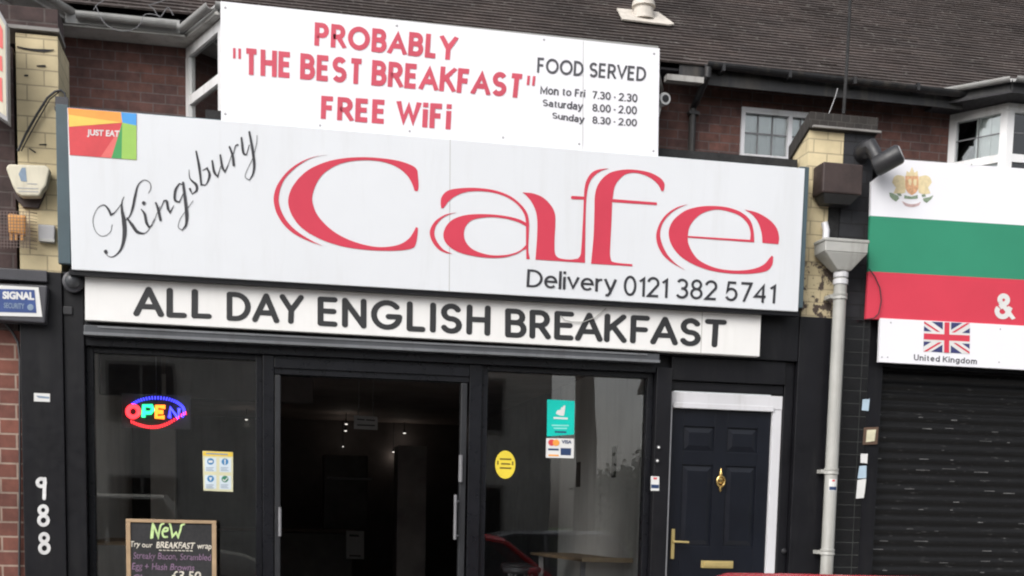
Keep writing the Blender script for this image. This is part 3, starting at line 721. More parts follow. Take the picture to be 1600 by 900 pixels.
# counter across the back
ct = thing('serving_counter', 'dark serving counter deep inside the cafe, seen through the open doorway', 'counter', ((a.x + b.x) / 2, 7, 0))
MB().box(-1.0, 1.35, 6.9, 7.4, -.045, .95).build('counter_body', M['cafe_counter'], ct, .01)
MB().box(-1.05, 1.40, 6.82, 7.5, .952, 1.0).build('counter_top', M['dark_wood'], ct, .008)
MB().box(P(511, 0, 7.6).x, P(582, 0, 7.6).x, 7.6, 8.1, 1.0, 2.0).build('back_shelf', M['cafe_counter'], ct, .01)
MB().box(P(511, 745, 7.55).x, P(582, 745, 7.55).x, 7.5, 7.58, P(545, 749, 7.5).z, P(545, 746, 7.5).z).build('shelf_edge', M['grey_plastic'], ct)
def plates(name, corners, Y, t, m, label, cat, group=None): 
    return tag(MB().plate(corners, Y, t).build(name, M[m]), label, cat, group)
n1 = plates('hanging_notice', [(553, 649), (590, 651), (590, 672), (553, 670)], 2.0, .004, 'paper_dim', 'grey two line notice hung inside the doorway, near its top', 'notice')
MB().plate([(558, 654), (570, 655), (570, 657), (558, 656)], 1.997, .002).plate([(558, 663), (586, 664), (586, 666), (558, 665)], 1.997, .002).plate([(572, 655), (586, 656), (586, 658), (572, 657)], 1.997, .002).build('printed_lines', M['charcoal_letter'], n1)
MB().tube([P(560, 650, 2.0), Vector((P(560, 650, 2).x, 2.0, 2.55))], .003, 5).tube([P(583, 651, 2.0), Vector((P(583, 650, 2).x, 2.0, 2.55))], .003, 5).build('hanging_cord', M['steel'], n1)
n2 = plates('counter_notice', [(541, 829), (569, 830), (569, 874), (541, 873)], 6.80, .01, 'paper', 'pale portrait notice on the front of the dark counter', 'notice')
MB().plate([(546, 835), (560, 836), (562, 839), (546, 838)], 6.797, .002).plate([(546, 867), (564, 868), (564, 870), (546, 869)], 6.797, .002).build('printed_lines', M['charcoal_letter'], n2)
# ceiling lights seen far inside
for i, (x, y, Y) in enumerate(((541, 663, 7.6), (540, 673.5, 8.6), (632, 677, 8.8), (615, 706.5, 8.9), (536, 698, 8.95), (412, 691, 8.8), (385, 656, 7.5))):
    p = P(x, y, Y); dim = i in (4, 5)
    r = .020 if not dim else .010
    d = thing('ceiling_lamp', ['bright ceiling lamp left of the hanging notice, upper of two', 'bright ceiling lamp left of the hanging notice, lower of two', 'bright lamp to the lower right of the hanging notice', 'bright lamp just left of the pale column top', 'faint lamp below the pair left of the notice', 'small lamp beside the left edge of the doorway', 'lamp seen high through the left shop window near the doorway'][i], 'lamp', p, 'lamps glowing inside the cafe')
    MB().lathe(p, [(r * .7, -.004), (r, 0), (r * .8, .006)], (0, 0, 1), 14).build('bulb', M['downlight'], d, 0, True)
    if not dim:
        pl_ = bpy.data.lights.new('lamp_light', 'POINT'); pl_.energy = .22; pl_.color = (1, .86, .74); pl_.shadow_soft_size = .05
        po_ = bpy.data.objects.new('lamp_light', pl_); col.objects.link(po_); po_.parent = d; po_.location = (0, 0, -.06)
    MB().cyl(p + Vector((0, 0, .014)), (p.x, p.y, 2.555), .006).lathe(p + Vector((0, 0, .015)), [(r * 1.15, 0), (r * .6, .03)], (0, 0, 1), 14).build('lamp_cap', M['dark_plastic'], d)
# wooden ledge tables
tb = thing('ledge_table', 'wooden ledge table along the pale wall inside the right shop window', 'table', (2.95, 1.2, 0))
MB().box(2.74, 3.18, .38, 2.4, .83, .855).build('table_top', M['wood'], tb, .004)
MB().box(2.735, 3.18, .372, .379, .828, .868).build('front_edge', M['shelf_edge'], tb, .002)
for y in (.6, 2.2): MB().box(2.79, 2.83, y, y + .04, -.045, .83).build('leg', M['grey_plastic'], tb, .003)
tb = thing('ledge_table', 'wooden ledge inside the left shop window, beside the chalkboard', 'table', (-1.0, .8, 0))
MB().box(-1.19, -.72, .35, 1.9, .90, .93).build('table_top', M['wood'], tb, .004)
for y in (.6, 1.7): MB().box(-.78, -.74, y, y + .04, -.045, .9).build('leg', M['grey_plastic'], tb, .003)
# stool with steel legs
def stool(x, y, lab):
    s = thing('bar_stool', lab, 'stool', (x, y, 0), 'stools inside the cafe')
    MB().lathe((x, y, .70), [(.15, 0), (.17, .02), (.17, .05), (.15, .06)]).build('seat', M['dark_plastic'], s, 0, True)
    for a in (45, 135, 225, 315):
        MB().tube([(x + .10 * math.cos(R(a)), y + .10 * math.sin(R(a)), .70), (x + .19 * math.cos(R(a)), y + .19 * math.sin(R(a)), -.04)], .011, 6).build('leg', M['steel'], s)
    MB().tube([(x + .155 * math.cos(R(a)), y + .155 * math.sin(R(a)), .25) for a in range(0, 361, 20)], .008, 6).build('foot_ring', M['steel'], s)
stool(2.36, 1.0, 'steel legged bar stool nearer the right window glass'); stool(2.52, 1.9, 'steel legged bar stool further back beside the wall ledge')
for i, (x, y, h) in enumerate(((938, 721, 46), (887, 741, 34))):
    Yd = (1.05, 2.3)[i]
    fr = MB(); 
    for k in range(3):
        zc = P(x, y + (k - 1) * h / 3.0, Yd).z; q = 3.188
        fr.box(q - .012, q, Yd - .06, Yd + .06, zc - .05, zc + .05)
    tag(fr.build('wall_picture', M['charcoal_letter']), ['column of three dark little pictures on the pale inner wall, nearer the window', 'column of three dark little pictures on the pale inner wall, further inside'][i], 'picture')
# ------------------------------------------------------------------ the panelled front door
DX0, DX1, DZ = 3.34, 4.312, 2.222
df = MB().box(DX0, DX1, .035, .14, DZ - .11, DZ).box(DX0, DX0 + .028, .04, .14, -.05, DZ - .11).box(DX1 - .080, DX1, .04, .14, -.05, DZ - .11).box(DX0 + .03, DX1 - .078, .025, .06, DZ - .128, DZ - .085)
df.build('door_frame', M['upvc'], cafe, .004)
dx0, dx1, dz1 = DX0 + .029, DX1 - .081, DZ - .112
dd = MB()
cols = [(dx0 + .11, (dx0 + dx1) / 2 - .055), ((dx0 + dx1) / 2 + .055, dx1 - .11)]
dd.box(dx0, dx1, .085, .125, -.02, dz1)
# stiles and rails stand 12 mm proud of the recessed panels
xs_ = [dx0, cols[0][0], cols[0][1], cols[1][0], cols[1][1], dx1]
for x0, x1 in ((xs_[0], xs_[1]), (xs_[2], xs_[3]), (xs_[4], xs_[5])): dd.box(x0, x1, .070, .0852, -.02, dz1)
zs_ = [-.02, .14, .70, .985, 1.645, 1.755, 1.955, dz1]
for z0, z1 in ((zs_[0], zs_[1]), (zs_[2], zs_[3]), (zs_[4], zs_[5]), (zs_[6], zs_[7])):
    for c0, c1 in cols: dd.box(c0, c1, .0701, .0851, z0, z1)
for c0, c1 in cols:
    for z0, z1 in ((.14, .70), (.985, 1.645), (1.755, 1.955)):
        i_ = .03
        dd.hexa([(c0 + i_ * 1.6, .074, z0 + i_ * 1.6), (c1 - i_ * 1.6, .074, z0 + i_ * 1.6), (c1 - i_ * 1.6, .074, z1 - i_ * 1.6), (c0 + i_ * 1.6, .074, z1 - i_ * 1.6)], [(c0 + i_ * .3, .0849, z0 + i_ * .3), (c1 - i_ * .3, .0849, z0 + i_ * .3), (c1 - i_ * .3, .0849, z1 - i_ * .3), (c0 + i_ * .3, .0849, z1 - i_ * .3)])
door = dd.build('front_door', M['door_blue'], cafe, .0025)
h = P(1051, 850, .06)
MB().box(h.x - .014, h.x + .014, .052, .069, h.z - .122, h.z + .122).tube([(h.x, .055, h.z + .02), (h.x, .02, h.z + .02), (h.x + .05, .016, h.z + .02), (h.x + .125, .018, h.z + .017)], .009, 8).build('door_handle', M['brass_flat'], door, .004)
k = P(1126, 750, .06)
MB().tube([(k.x + .033 * math.cos(R(a)), .052, k.z - .012 + .042 * math.sin(R(a))) for a in range(0, 361, 15)], .008, 8).lathe((k.x, .068, k.z), [(.03, 0), (.03, .006), (.018, .014)], (0, -1, 0)).lathe((k.x, .06, k.z + .05), [(.012, -.03), (.016, 0), (.010, .02), (.004, .045)], (0, 0, 1), 10).lathe((k.x, .058, k.z - .065), [(.004, -.03), (.012, -.01), (.008, .01)], (0, 0, 1), 10).build('door_knocker', M['brass'], door, 0, True)
lb = P(1120.5, 882, .06)
MB().box(lb.x - .140, lb.x + .140, .056, .069, lb.z - .030, lb.z + .030).box(lb.x - .115, lb.x + .115, .050, .057, lb.z - .018, lb.z + .020).build('letter_box', M['brass_flat'], door, .004)
MB().box(3.336, 4.314, -.06, .20, -.12, -.021).build('door_step', M['kerb'], cafe, .006)
# things on the narrow pilaster
for i, (x, y) in enumerate(((1028.5, 699), (1026.5, 720))):
    p = P(x, y, -.03)
    d = thing('doorbell', ['round white doorbell button, upper of two beside the front door', 'round white doorbell button, lower of two beside the front door'][i], 'doorbell', p, 'doorbells')
    MB().lathe(p, [(.020, 0), (.018, .012)], (0, -1, 0), 14).build('bell_case', M['dark_plastic'], d)
    MB().lathe(p + Vector((0, -.012, 0)), [(.010, 0), (.008, .006)], (0, -1, 0), 12).build('button', M['white_paint'], d)
s = plates('door_number_sticker', [(1017, 744), (1030, 744.5), (1030, 767), (1017, 766.5)], -.034, .003, 'paper', 'white sticker with a red mark and navy band left of the front door', 'sticker')
MB().plate([(1017.5, 757), (1029.5, 757.4), (1029.5, 763), (1017.5, 762.6)], -.036, .0015).build('sticker_band', M['navy'], s)
MB().plate([(1021, 746), (1027, 746.2), (1026, 749), (1021.5, 749)], -.036, .0015).build('sticker_mark', M['sticker_red'], s)
p = P(1224, 861, .02)
tag(MB().lathe(p, [(.022, 0), (.02, .02), (.012, .03)], (0, -1, 0), 12).build('door_stop', M['dark_plastic']), 'small black knob low on the black reveal right of the front door', 'knob')

# ------------------------------------------------------------------ main sign
SY = -.20
sg = thing('shop_sign', 'long pale grey shop sign with big red and script lettering', 'sign', (1.57, -.1, 2.9))
pts = [(105, 168), (1258, 263), (1247, 487), (112, 421)]
MB().plate(pts, SY, .05).build('sign_panel', M['sign_white'], sg, .004)
MB().box(-1.25, 4.36, -.145, .058, 2.905, 3.985).build('sign_box', M['teal_trim'], sg)
for x in ((88, 106), (1249, 1262)):
    pass
a0 = P(87, 172, -.15); a1 = P(104, 420, -.15)
MB().box(P(89, 300, -.195).x, P(89, 300, -.195).x + .085, -.195, -.146, 2.90, 3.985).build('side_trim', M['teal_trim'], sg, .004)
a0 = P(1258.5, 400, -.19)
MB().box(a0.x - .08, a0.x, -.19, -.146, 2.90, 3.985).build('side_trim', M['teal_trim'], sg, .004)
MB().plate([(108, 420), (1249, 486.5), (1249, 494), (108, 429)], SY + .02, .06).build('bottom_trim', M['black_paint'], sg)
for xx, ya, yb in ((703, 217, 455),): MB().plate([(xx, ya), (xx + .9, ya), (xx - .6, yb), (xx - 1.5, yb)], SY - .0008, .0006).build('panel_seam', M['pvc_grey'], sg)
LY = SY - .003
z2 = lambda P_: [(400 + x / 4.5, 220 + y / 4.5) for x, y in P_]
z3 = lambda P_: [(660 + x / 4.5, 230 + y / 4.5) for x, y in P_]
z4 = lambda P_: [(900 + x / 3.75, 240 + y / 3.75) for x, y in P_]
Cm = [(1130, 200), (1090, 170), (1000, 140), (880, 122), (760, 115), (640, 120), (530, 138), (440, 168), (360, 210), (290, 275), (245, 345), (226, 415), (235, 480), (265, 545), (320, 610), (400, 665), (500, 710), (620, 745), (760, 765), (900, 773), (1020, 770), (1090, 758), (1120, 735), (1135, 665), (1138, 612), (1124, 606), (1105, 645), (1070, 692), (1010, 728), (930, 745), (840, 745), (740, 725), (640, 690), (550, 640), (480, 580), (425, 510), (397, 430), (400, 370), (425, 300), (470, 235), (540, 185), (620, 153), (720, 138), (820, 138), (920, 155), (1000, 190), (1060, 240), (1095, 295), (1115, 350), (1136, 355), (1143, 320), (1138, 240)]
Cc = [(495, 100), (420, 110), (330, 140), (250, 190), (190, 250), (145, 320), (125, 390), (128, 450), (150, 520), (200, 595), (270, 655), (370, 705), (470, 740), (400, 706), (300, 645), (230, 580), (185, 510), (162, 440), (162, 380), (180, 310), (220, 245), (290, 180), (370, 130), (440, 107)]
cf = MB(); shape(cf, [cr(z2(Cm))], LY); shape(cf, [cr(z2(Cc))], LY); cf.build('red_letter', M['red_vinyl'], sg)
Aa = [(128, 390), (135, 350), (170, 310), (230, 292), (330, 285), (430, 290), (530, 308), (620, 345), (690, 400), (735, 460), (750, 530), (748, 620), (745, 720), (755, 787), (731, 787), (730, 715), (733, 600), (728, 530), (715, 470), (670, 405), (600, 355), (520, 325), (430, 310), (330, 312), (250, 335), (190, 375), (150, 425), (132, 428)]
Ab = [(735, 535), (690, 510), (620, 490), (520, 475), (400, 470), (300, 478), (220, 505), (170, 550), (148, 605), (155, 655), (190, 700), (260, 740), (360, 765), (470, 778), (570, 775), (650, 755), (705, 725), (735, 695)]
Ah = [(728, 688), (680, 730), (600, 755), (500, 760), (420, 745), (350, 715), (305, 665), (292, 610), (305, 555), (345, 515), (410, 497), (500, 492), (600, 505), (680, 530), (728, 556)]
Ac = [(240, 458), (160, 475), (95, 515), (60, 565), (52, 610), (70, 665), (110, 715), (160, 742), (210, 750), (150, 720), (110, 675), (88, 630), (85, 590), (100, 545), (140, 500), (190, 473)]
Ar = [(703, 317), (780, 325), (850, 355), (905, 410), (932, 470), (935, 540), (930, 640), (930, 730), (942, 765), (975, 783), (1040, 790), (1095, 782), (1112, 755), (1118, 700), (1124, 600), (1130, 480), (1134, 368), (1055, 365), (1044, 354), (1055, 343), (1136, 347), (1140, 290), (1155, 230), (1190, 180), (1240, 156), (1310, 149), (1250, 170), (1200, 210), (1170, 265), (1156, 340), (1149, 450), (1146, 600), (1143, 813), (795, 790), (805, 650), (808, 540), (800, 460), (770, 390), (735, 345)]
ca = MB(); shape(ca, [cr(z3(Aa))], LY); shape(ca, [cr(z3(Ab)), cr(z3(Ah))], LY - .0004); shape(ca, [cr(z3(Ac))], LY); ca.build('red_letter', M['red_vinyl'], sg)
Fm = [(88, 645), (103, 480), (108, 330), (110, 250), (125, 190), (160, 140), (210, 108), (280, 94), (350, 95), (430, 110), (490, 140), (517, 172), (518, 200), (512, 221), (500, 218), (480, 180), (440, 145), (390, 122), (340, 112), (290, 122), (250, 155), (225, 200), (215, 266), (474, 286), (474, 302), (212, 284), (208, 400), (200, 560), (203, 612), (222, 636), (330, 648), (330, 660)]
ff = MB(); shape(ff, [cr(z3(Ar))], LY); shape(ff, [cr(z4(Fm))], LY); ff.build('red_letter', M['red_vinyl'], sg)
Ec = [(655, 298), (590, 315), (530, 355), (490, 410), (470, 475), (480, 540), (515, 600), (570, 645), (640, 683), (580, 640), (535, 590), (505, 530), (493, 475), (505, 415), (545, 360), (600, 320)]
Em = [(1045, 520), (655, 492), (658, 525), (680, 575), (720, 623), (790, 660), (870, 680), (960, 685), (1040, 675), (1100, 650), (1135, 610), (1148, 597), (1156, 606), (1150, 650), (1122, 685), (1060, 700), (980, 705), (880, 700), (780, 683), (690, 650), (610, 600), (560, 535), (543, 470), (555, 415), (590, 370), (650, 330), (730, 310), (820, 307), (900, 318), (970, 345), (1020, 390), (1040, 450)]
Eh = [(655, 482), (665, 430), (700, 380), (750, 345), (820, 328), (890, 338), (960, 365), (1005, 410), (1022, 460), (1021, 505)]
Er = [(988, 328), (1060, 345), (1130, 385), (1175, 435), (1190, 490), (1186, 531), (1092, 523), (1088, 470), (1070, 410), (1035, 360)]
ee = MB(); shape(ee, [cr(z4(Ec))], LY); shape(ee, [cr(z4(Em)), cr(z4(Eh))], LY); shape(ee, [cr(z4(Er))], LY); ee.build('red_letter', M['red_vinyl'], sg)
K1 = lambda S: [[(100 + x / 3.333, 150 + y / 3.333, max(w_ / 3.333, .9)) for x, y, w_ in st] for st in S]
FLAT = [
 [[(217, 822, 4), (240, 838, 4), (270, 828, 6), (300, 790, 13), (315, 720, 22), (312, 650, 23), (302, 595, 14), (302, 550, 6), (312, 525, 3)]],
 [[(250, 670, 3), (240, 710, 3), (200, 730, 3), (165, 705, 3), (150, 645, 3), (172, 588, 3), (205, 567, 5), (230, 588, 11), (244, 618, 12), (265, 605, 5), (300, 560, 3)]],
 [[(318, 650, 4), (342, 625, 7), (358, 580, 13), (370, 520, 13), (385, 465, 7), (415, 438, 4), (445, 450, 4), (452, 480, 4), (440, 505, 3)]],
 [[(328, 635, 7), (355, 672, 17), (382, 708, 17), (420, 714, 5), (445, 690, 3), (470, 640, 3)]],
 [[(402, 590, 5), (420, 615, 14), (428, 655, 15), (442, 682, 11), (462, 668, 3), (482, 615, 3), (500, 575, 3)]],
 [[(478, 556, 9), (490, 590, 14), (502, 645, 14)], [(498, 600, 3), (520, 545, 6), (535, 548, 13), (541, 585, 14), (552, 606, 8), (572, 570, 3)]],
 [[(620, 462, 5), (600, 456, 6), (580, 490, 13), (577, 540, 13), (600, 552, 6), (625, 500, 4)], [(620, 452, 13), (631, 540, 16), (639, 620, 18), (635, 670, 12), (615, 698, 5), (595, 682, 3), (605, 640, 3), (640, 590, 3), (672, 545, 3)]],
 [[(651, 384, 3), (656, 430, 6), (688, 462, 15), (690, 492, 12), (667, 510, 4), (656, 484, 12)]],
 [[(688, 288, 9), (704, 370, 14), (715, 462, 10), (740, 460, 5), (758, 412, 14), (745, 375, 9), (722, 388, 3)]],
 [[(772, 338, 10), (782, 395, 14), (800, 420, 7), (815, 370, 3), (822, 340, 3)], [(814, 308, 10), (824, 368, 14), (838, 395, 8), (858, 350, 3), (875, 300, 3)]],
 [[(862, 265, 10), (878, 310, 13), (884, 360, 14)], [(880, 315, 3), (892, 262, 6), (905, 254, 9)]],
 [[(924, 218, 10), (934, 295, 13), (950, 305, 5), (965, 255, 4)], [(965, 188, 11), (980, 270, 14), (990, 350, 14), (985, 402, 10), (965, 438, 4), (943, 420, 3), (955, 380, 3), (980, 330, 3), (1002, 250, 2), (1005, 205, 2)]],
]
dots = {0: (217, 810, 10), 1: (415, 557, 10)}
for k, grp in enumerate(([0, 1, 2, 3], [4], [5], [6], [7], [8], [9], [10], [11])):
    sts = []
    for g_ in grp: sts += FLAT[g_]
    ks = MB(); ink(ks, K1(sts), LY)
    if k in dots:
        x, y, r = dots[k]; cx, cy = 100 + x / 3.333, 150 + y / 3.333; ks.add([P(cx + r / 3.333 * math.cos(R(a)), cy + r / 3.333 * math.sin(R(a)), LY - .0023) for a in range(0, 360, 24)], [tuple(range(15))])
    ks.build('script_letter', M['black_vinyl'], sg)
signtext(MB(), 'Delivery', [(824, 420.5), (964.5, 429), (963.5, 464), (822, 455)], LY, .145, .07).build('delivery_word', M['black_vinyl'], sg)
signwords('0121 382 5741', [(975, 430), (1213, 443.5), (1211, 474), (974, 462)], LY, .14, .10, .34, 'phone_digits', M['black_vinyl'], sg)
# food delivery decal in the corner of the sign
dc = MB().plate([(106, 168.5), (213.5, 177.5), (213.5, 250), (109, 242)], LY, .002).build('corner_decal', M['sticker_red'], sg)
D2 = lambda mb, pts_, k=.001: mb.ppoly(pts_, LY - k, .0008)
D2(MB(), [(106, 169), (189, 175.5), (191, 191.5), (107, 179)]).build('decal_facet', M['sticker_orange'], dc)
D2(MB(), [(107, 179), (191, 191.5), (108, 198)], .0011).build('decal_facet', M['sticker_yellow'], dc)
D2(MB(), [(189, 175.5), (213.3, 177.5), (213.3, 196), (191, 191.5)]).build('decal_facet', M['sticker_blue'], dc)
D2(MB(), [(191, 191.5), (213.3, 196), (213.3, 249.8), (190, 248)], .0012).build('decal_facet', M['sticker_green'], dc)
D2(MB(), [(191, 191.5), (190, 248), (174, 246.8)], .0013).build('decal_facet', M['sticker_dkgreen'], dc)
D2(MB(), [(190, 197), (174, 246.8), (157, 245.5)], .0009).build('decal_facet', M['sticker_pink'], dc)
jt = MB(); text(jt, 'JUST EAT', [(136, 202), (187, 204), (186, 217), (136, 214)], LY - .0022, .03); jt.build('decal_lettering', M['white_paint'], dc)

# ------------------------------------------------------------------ banner above
BY = -.16
bn = thing('breakfast_banner', 'white banner board above the main sign with red slogan and opening hours', 'sign', (1.5, -.1, 4.0))
MB().plate([(344.5, 1.5), (1031, 75.5), (1028.5, 246), (345.5, 190)], BY, .02).build('banner_panel', M['banner_white'], bn, .003)
for s_, q, w_, gp, spc, m_, nm in (
    ('PROBABLY', [(492, 34.5), (717, 57.5), (714, 95), (491, 71)], .27, .11, .3, 'faded_red', 'slogan_line'),
    ('"THE BEST BREAKFAST"', [(364, 73), (837, 117.5), (833, 155), (364, 114.5)], .27, .09, .36, 'faded_red', 'slogan_line'),
    ('FREE WiFi', [(502, 149.5), (706, 163), (704, 202.5), (501, 185.5)], .27, .10, .40, 'faded_red', 'slogan_line'),
    ('FOOD SERVED', [(840, 89.5), (1010.5, 105), (1009, 127.5), (839, 113.5)], .20, .09, .42, 'grey_vinyl', 'heading_line'),
    ('Mon to Fri', [(844.5, 133), (915, 140.5), (914, 152), (844, 147)], .21, .06, .40, 'grey_vinyl', 'hours_line'), ('7.30 - 2.30', [(926, 142), (996.5, 147), (996, 160), (926, 154)], .20, .06, .26, 'grey_vinyl', 'hours_line'),
    ('Saturday', [(848, 155), (912, 160), (910, 175.5), (848, 168)], .21, .06, .3, 'grey_vinyl', 'hours_line'), ('8.00 - 2.00', [(925.5, 162), (995.5, 166), (995, 179), (925.5, 174)], .20, .06, .26, 'grey_vinyl', 'hours_line'),
    ('Sunday', [(863, 175.5), (914, 181), (912, 195), (863, 187)], .21, .06, .3, 'grey_vinyl', 'hours_line'), ('8.30 - 2.00', [(925.5, 181.5), (995.5, 186), (995, 197.5), (925.5, 193)], .20, .06, .26, 'grey_vinyl', 'hours_line')):
    signwords(s_, q, BY - .002, w_, gp, spc, nm.replace('line', 'word'), M[m_], bn)
MB().plate([(911, 64), (911.8, 64), (911, 236), (910.2, 236)], BY - .0008, .0006).build('panel_seam', M['pvc_grey'], bn)
sc = MB()
for x, y in ((352, 12), (352, 178), (1022, 84), (1021, 236), (620, 40), (640, 205), (786, 215), (500, 196), (850, 62), (905, 225)): sc.lathe(P(x, y, BY), [(.009, 0), (.006, .004)], (0, -1, 0), 10)
sc.build('screw_head', M['grey_plastic'], bn)
MB().box(.2, .26, -.138, .28, 3.9, 4.5).box(2.7, 2.76, -.138, .28, 3.9, 4.5).build('support_post', M['black_paint'], bn)

# ------------------------------------------------------------------ long board under the sign
AY = -.115
ad = thing('menu_board_sign', 'long cream board with rounded dark capitals right above the shop window', 'sign', (1.5, -.05, 2.5))
MB().plate([(132.5, 430), (1189.5, 492), (1187, 557), (133, 500)], AY, .08).build('board_panel', M['board_cream'], ad, .004)
for s_, q, gp in (('ALL', [(208, 447), (331.5, 453), (331, 498.5), (208, 494)], .14), ('DAY', [(354, 455.5), (475, 461), (473, 507), (354, 501)], .12),
    ('ENGLISH', [(496, 463), (767, 477.5), (766, 525), (496, 509)], .15), ('BREAKFAST', [(789, 481.5), (1136, 500), (1133, 543.5), (789, 527)], .11)):
    signtext(MB(), s_, q, AY - .002, .215, gp, .5, True).build('capital_word', M['charcoal_letter'], ad)
MB().plate([(1097, 487), (1098, 487), (1095.5, 552), (1094.5, 552)], AY - .0008, .0006).build('panel_seam', M['pvc_grey'], ad)
tag(MB().tube([P(*q, AY - .012) for q in ((876, 493), (882, 500), (893, 503), (912, 503), (930, 496), (947, 482))], .0035, 5).build('loose_cable', M['pvc_grey']), 'thin pale cable sagging across the cream capitals board', 'cable')

# ------------------------------------------------------------------ window graphics and board
GF = GY - .004
on = thing('open_sign', 'oval multicoloured LED open sign glowing in the left window', 'sign', P(244, 642, GY + .03))
OY = GY + .02
MB().plate([(190, 614), (298, 618), (298, 671), (190, 668)], OY + .012, .012).build('backing_panel', M['dark_plastic'], on)
def oval(a0, a1, n, cx=244, cy=643, rx=46, ry=22.5): return [(cx + rx * math.cos(R(a0 + (a1 - a0) * i / n)), cy - ry * math.sin(R(a0 + (a1 - a0) * i / n))) for i in range(n + 1)]
def leds(name, pts_, m, r=.0085):
    mb = MB()
    for x, y in pts_: mb.lathe(P(x, y, OY), [(r, 0), (r * .8, .006), (r * .3, .009)], (0, -1, 0), 8)
    return mb.build(name, M[m], on)
def sub(st, d):
    out = []
    for a, b in zip(st, st[1:]):
        n = max(1, int(math.hypot(b[0] - a[0], b[1] - a[1]) / d)); out += [(a[0] + (b[0] - a[0]) * i / n, a[1] + (b[1] - a[1]) * i / n) for i in range(n)]
    return out + [st[-1]]
ob = MB()
for a in range(-22, 152, 6):
    p, q = (244 + 46 * math.cos(R(a)), 643 - 24 * math.sin(R(a))), (244 + 41.5 * math.cos(R(a)), 643 - 19 * math.sin(R(a))); ob.tube([P(*p, OY), P(*q, OY)], .0042, 5)
ob.build('led_arc', M['led_blue'], on)
orr = MB()
for i in range(24):
    x = 205 + i * 3.7; t_ = i / 23; y = 652 + 14.5 * math.sin(math.pi * min(1, .12 + t_ * .93)) - 8 * t_ ** 3 + 1.5; orr.tube([P(x, y - 2.6, OY), P(x + .8, y + 2.6, OY)], .0042, 5)
orr.build('led_arc', M['led_red'], on)
def ledletter(sts, m, r=.016):
    mb = MB()
    for st in sts: mb.tube([P(x, y, OY - .004) for x, y in st], r, 6)
    return mb.build('led_letter', M[m], on)
ledletter([[(208 + 8.5 * math.cos(R(a)), 643 + 8.5 * math.sin(R(a))) for a in range(0, 361, 20)]], 'led_red', .017)
ledletter([[(224, 652), (225, 634), (237, 634.5), (239, 640), (235, 645), (225, 645)]], 'led_green')
ledletter([[(258, 636), (245, 635), (244, 652), (257, 652)], [(244, 643.5), (255, 644)]], 'led_orange')
ledletter([[(265, 653), (266, 637), (278, 653), (280, 638)]], 'led_blue', .014)
MB().tube([(P(244, 616, OY).x, OY + .012, P(244, 616, OY).z), (P(244, 616, OY).x, OY + .012, 2.32)], .002, 5).build('hanging_cord', M['steel'], on)

hp = thing('safety_poster', 'small yellow edged notice with four round symbols in the left window', 'poster', P(340, 767, GF))
MB().plate([(316.5, 704.5), (364, 706.5), (364, 768.5), (318, 766.5)], GF, .002).build('poster_sheet', M['poster_cream'], hp)
MB().plate([(317, 705), (363.7, 706.8), (363.7, 713.5), (317, 712)], GF - .001, .0008).build('poster_header', M['poster_yellow'], hp)
pp = MB()
for x, y in ((320, 715), (343, 716), (320, 742), (343, 743)): pp.plate([(x, y), (x + 18, y + .5), (x + 18, y + 22), (x, y + 21.5)], GF - .001, .0008)
pp.build('poster_panel', M['poster_pale'], hp)
for i, (x, y) in enumerate(((329, 721), (351.5, 721.5), (329, 748), (351.5, 748.5))):
    MB().ppoly([(x + 5.4 * math.cos(R(a)), y + 5.2 * math.sin(R(a))) for a in range(0, 360, 20)], GF - .002, .0008).build('round_symbol', M['poster_green' if i == 3 else 'poster_blue'], hp)
sy = MB()
for pts_ in ([(325.5, 719.5), (332.5, 719.5), (332, 723), (326, 723)], [(350.2, 718), (352.8, 718), (352.2, 726), (350.8, 726)], [(326.5, 746), (331.5, 746), (329, 752)], [(348, 748), (351, 750.5), (355.5, 745.5), (355.5, 748), (351, 752.5), (348, 750.5)]): sy.ppoly(pts_, GF - .003, .0008)
sy.build('white_pictogram', M['paper'], hp)
tl = MB()
for x in (322, 345):
    for y0 in (730, 757):
        for k_ in range(3): tl.plate([(x, y0 + k_ * 2.3), (x + 12 - 2 * (k_ % 2), y0 + k_ * 2.3 + .3), (x + 12 - 2 * (k_ % 2), y0 + k_ * 2.3 + 1.2), (x, y0 + k_ * 2.3 + .9)], GF - .002, .0006)
tl.plate([(322, 707.5), (356, 709), (356, 711), (322, 709.5)], GF - .002, .0006)
tl.build('printed_lines', M['faded_blue'], hp)

ov = thing('oval_sticker', 'yellow oval sticker low in the right shop window', 'sticker', P(790, 748, GF))
MB().ppoly([(789.5 + 15.8 * math.cos(R(a)), 726 + 22 * math.sin(R(a))) for a in range(0, 360, 10)], GF, .002).build('sticker_sheet', M['oval_yellow'], ov)
ot = MB()
for x0, x1, y in ((781, 799, 716), (783, 797, 723.5), (781, 799, 730)): ot.plate([(x0, y), (x1, y + .5), (x1, y + 2.8), (x0, y + 2.3)], GF - .001, .0008)
ot.plate([(777, 720), (779, 720), (779, 726), (777, 726)], GF - .001, .0008).plate([(800, 721), (802, 721), (802, 727), (800, 727)], GF - .001, .0008)
ot.build('printed_lines', M['oval_text'], ov)

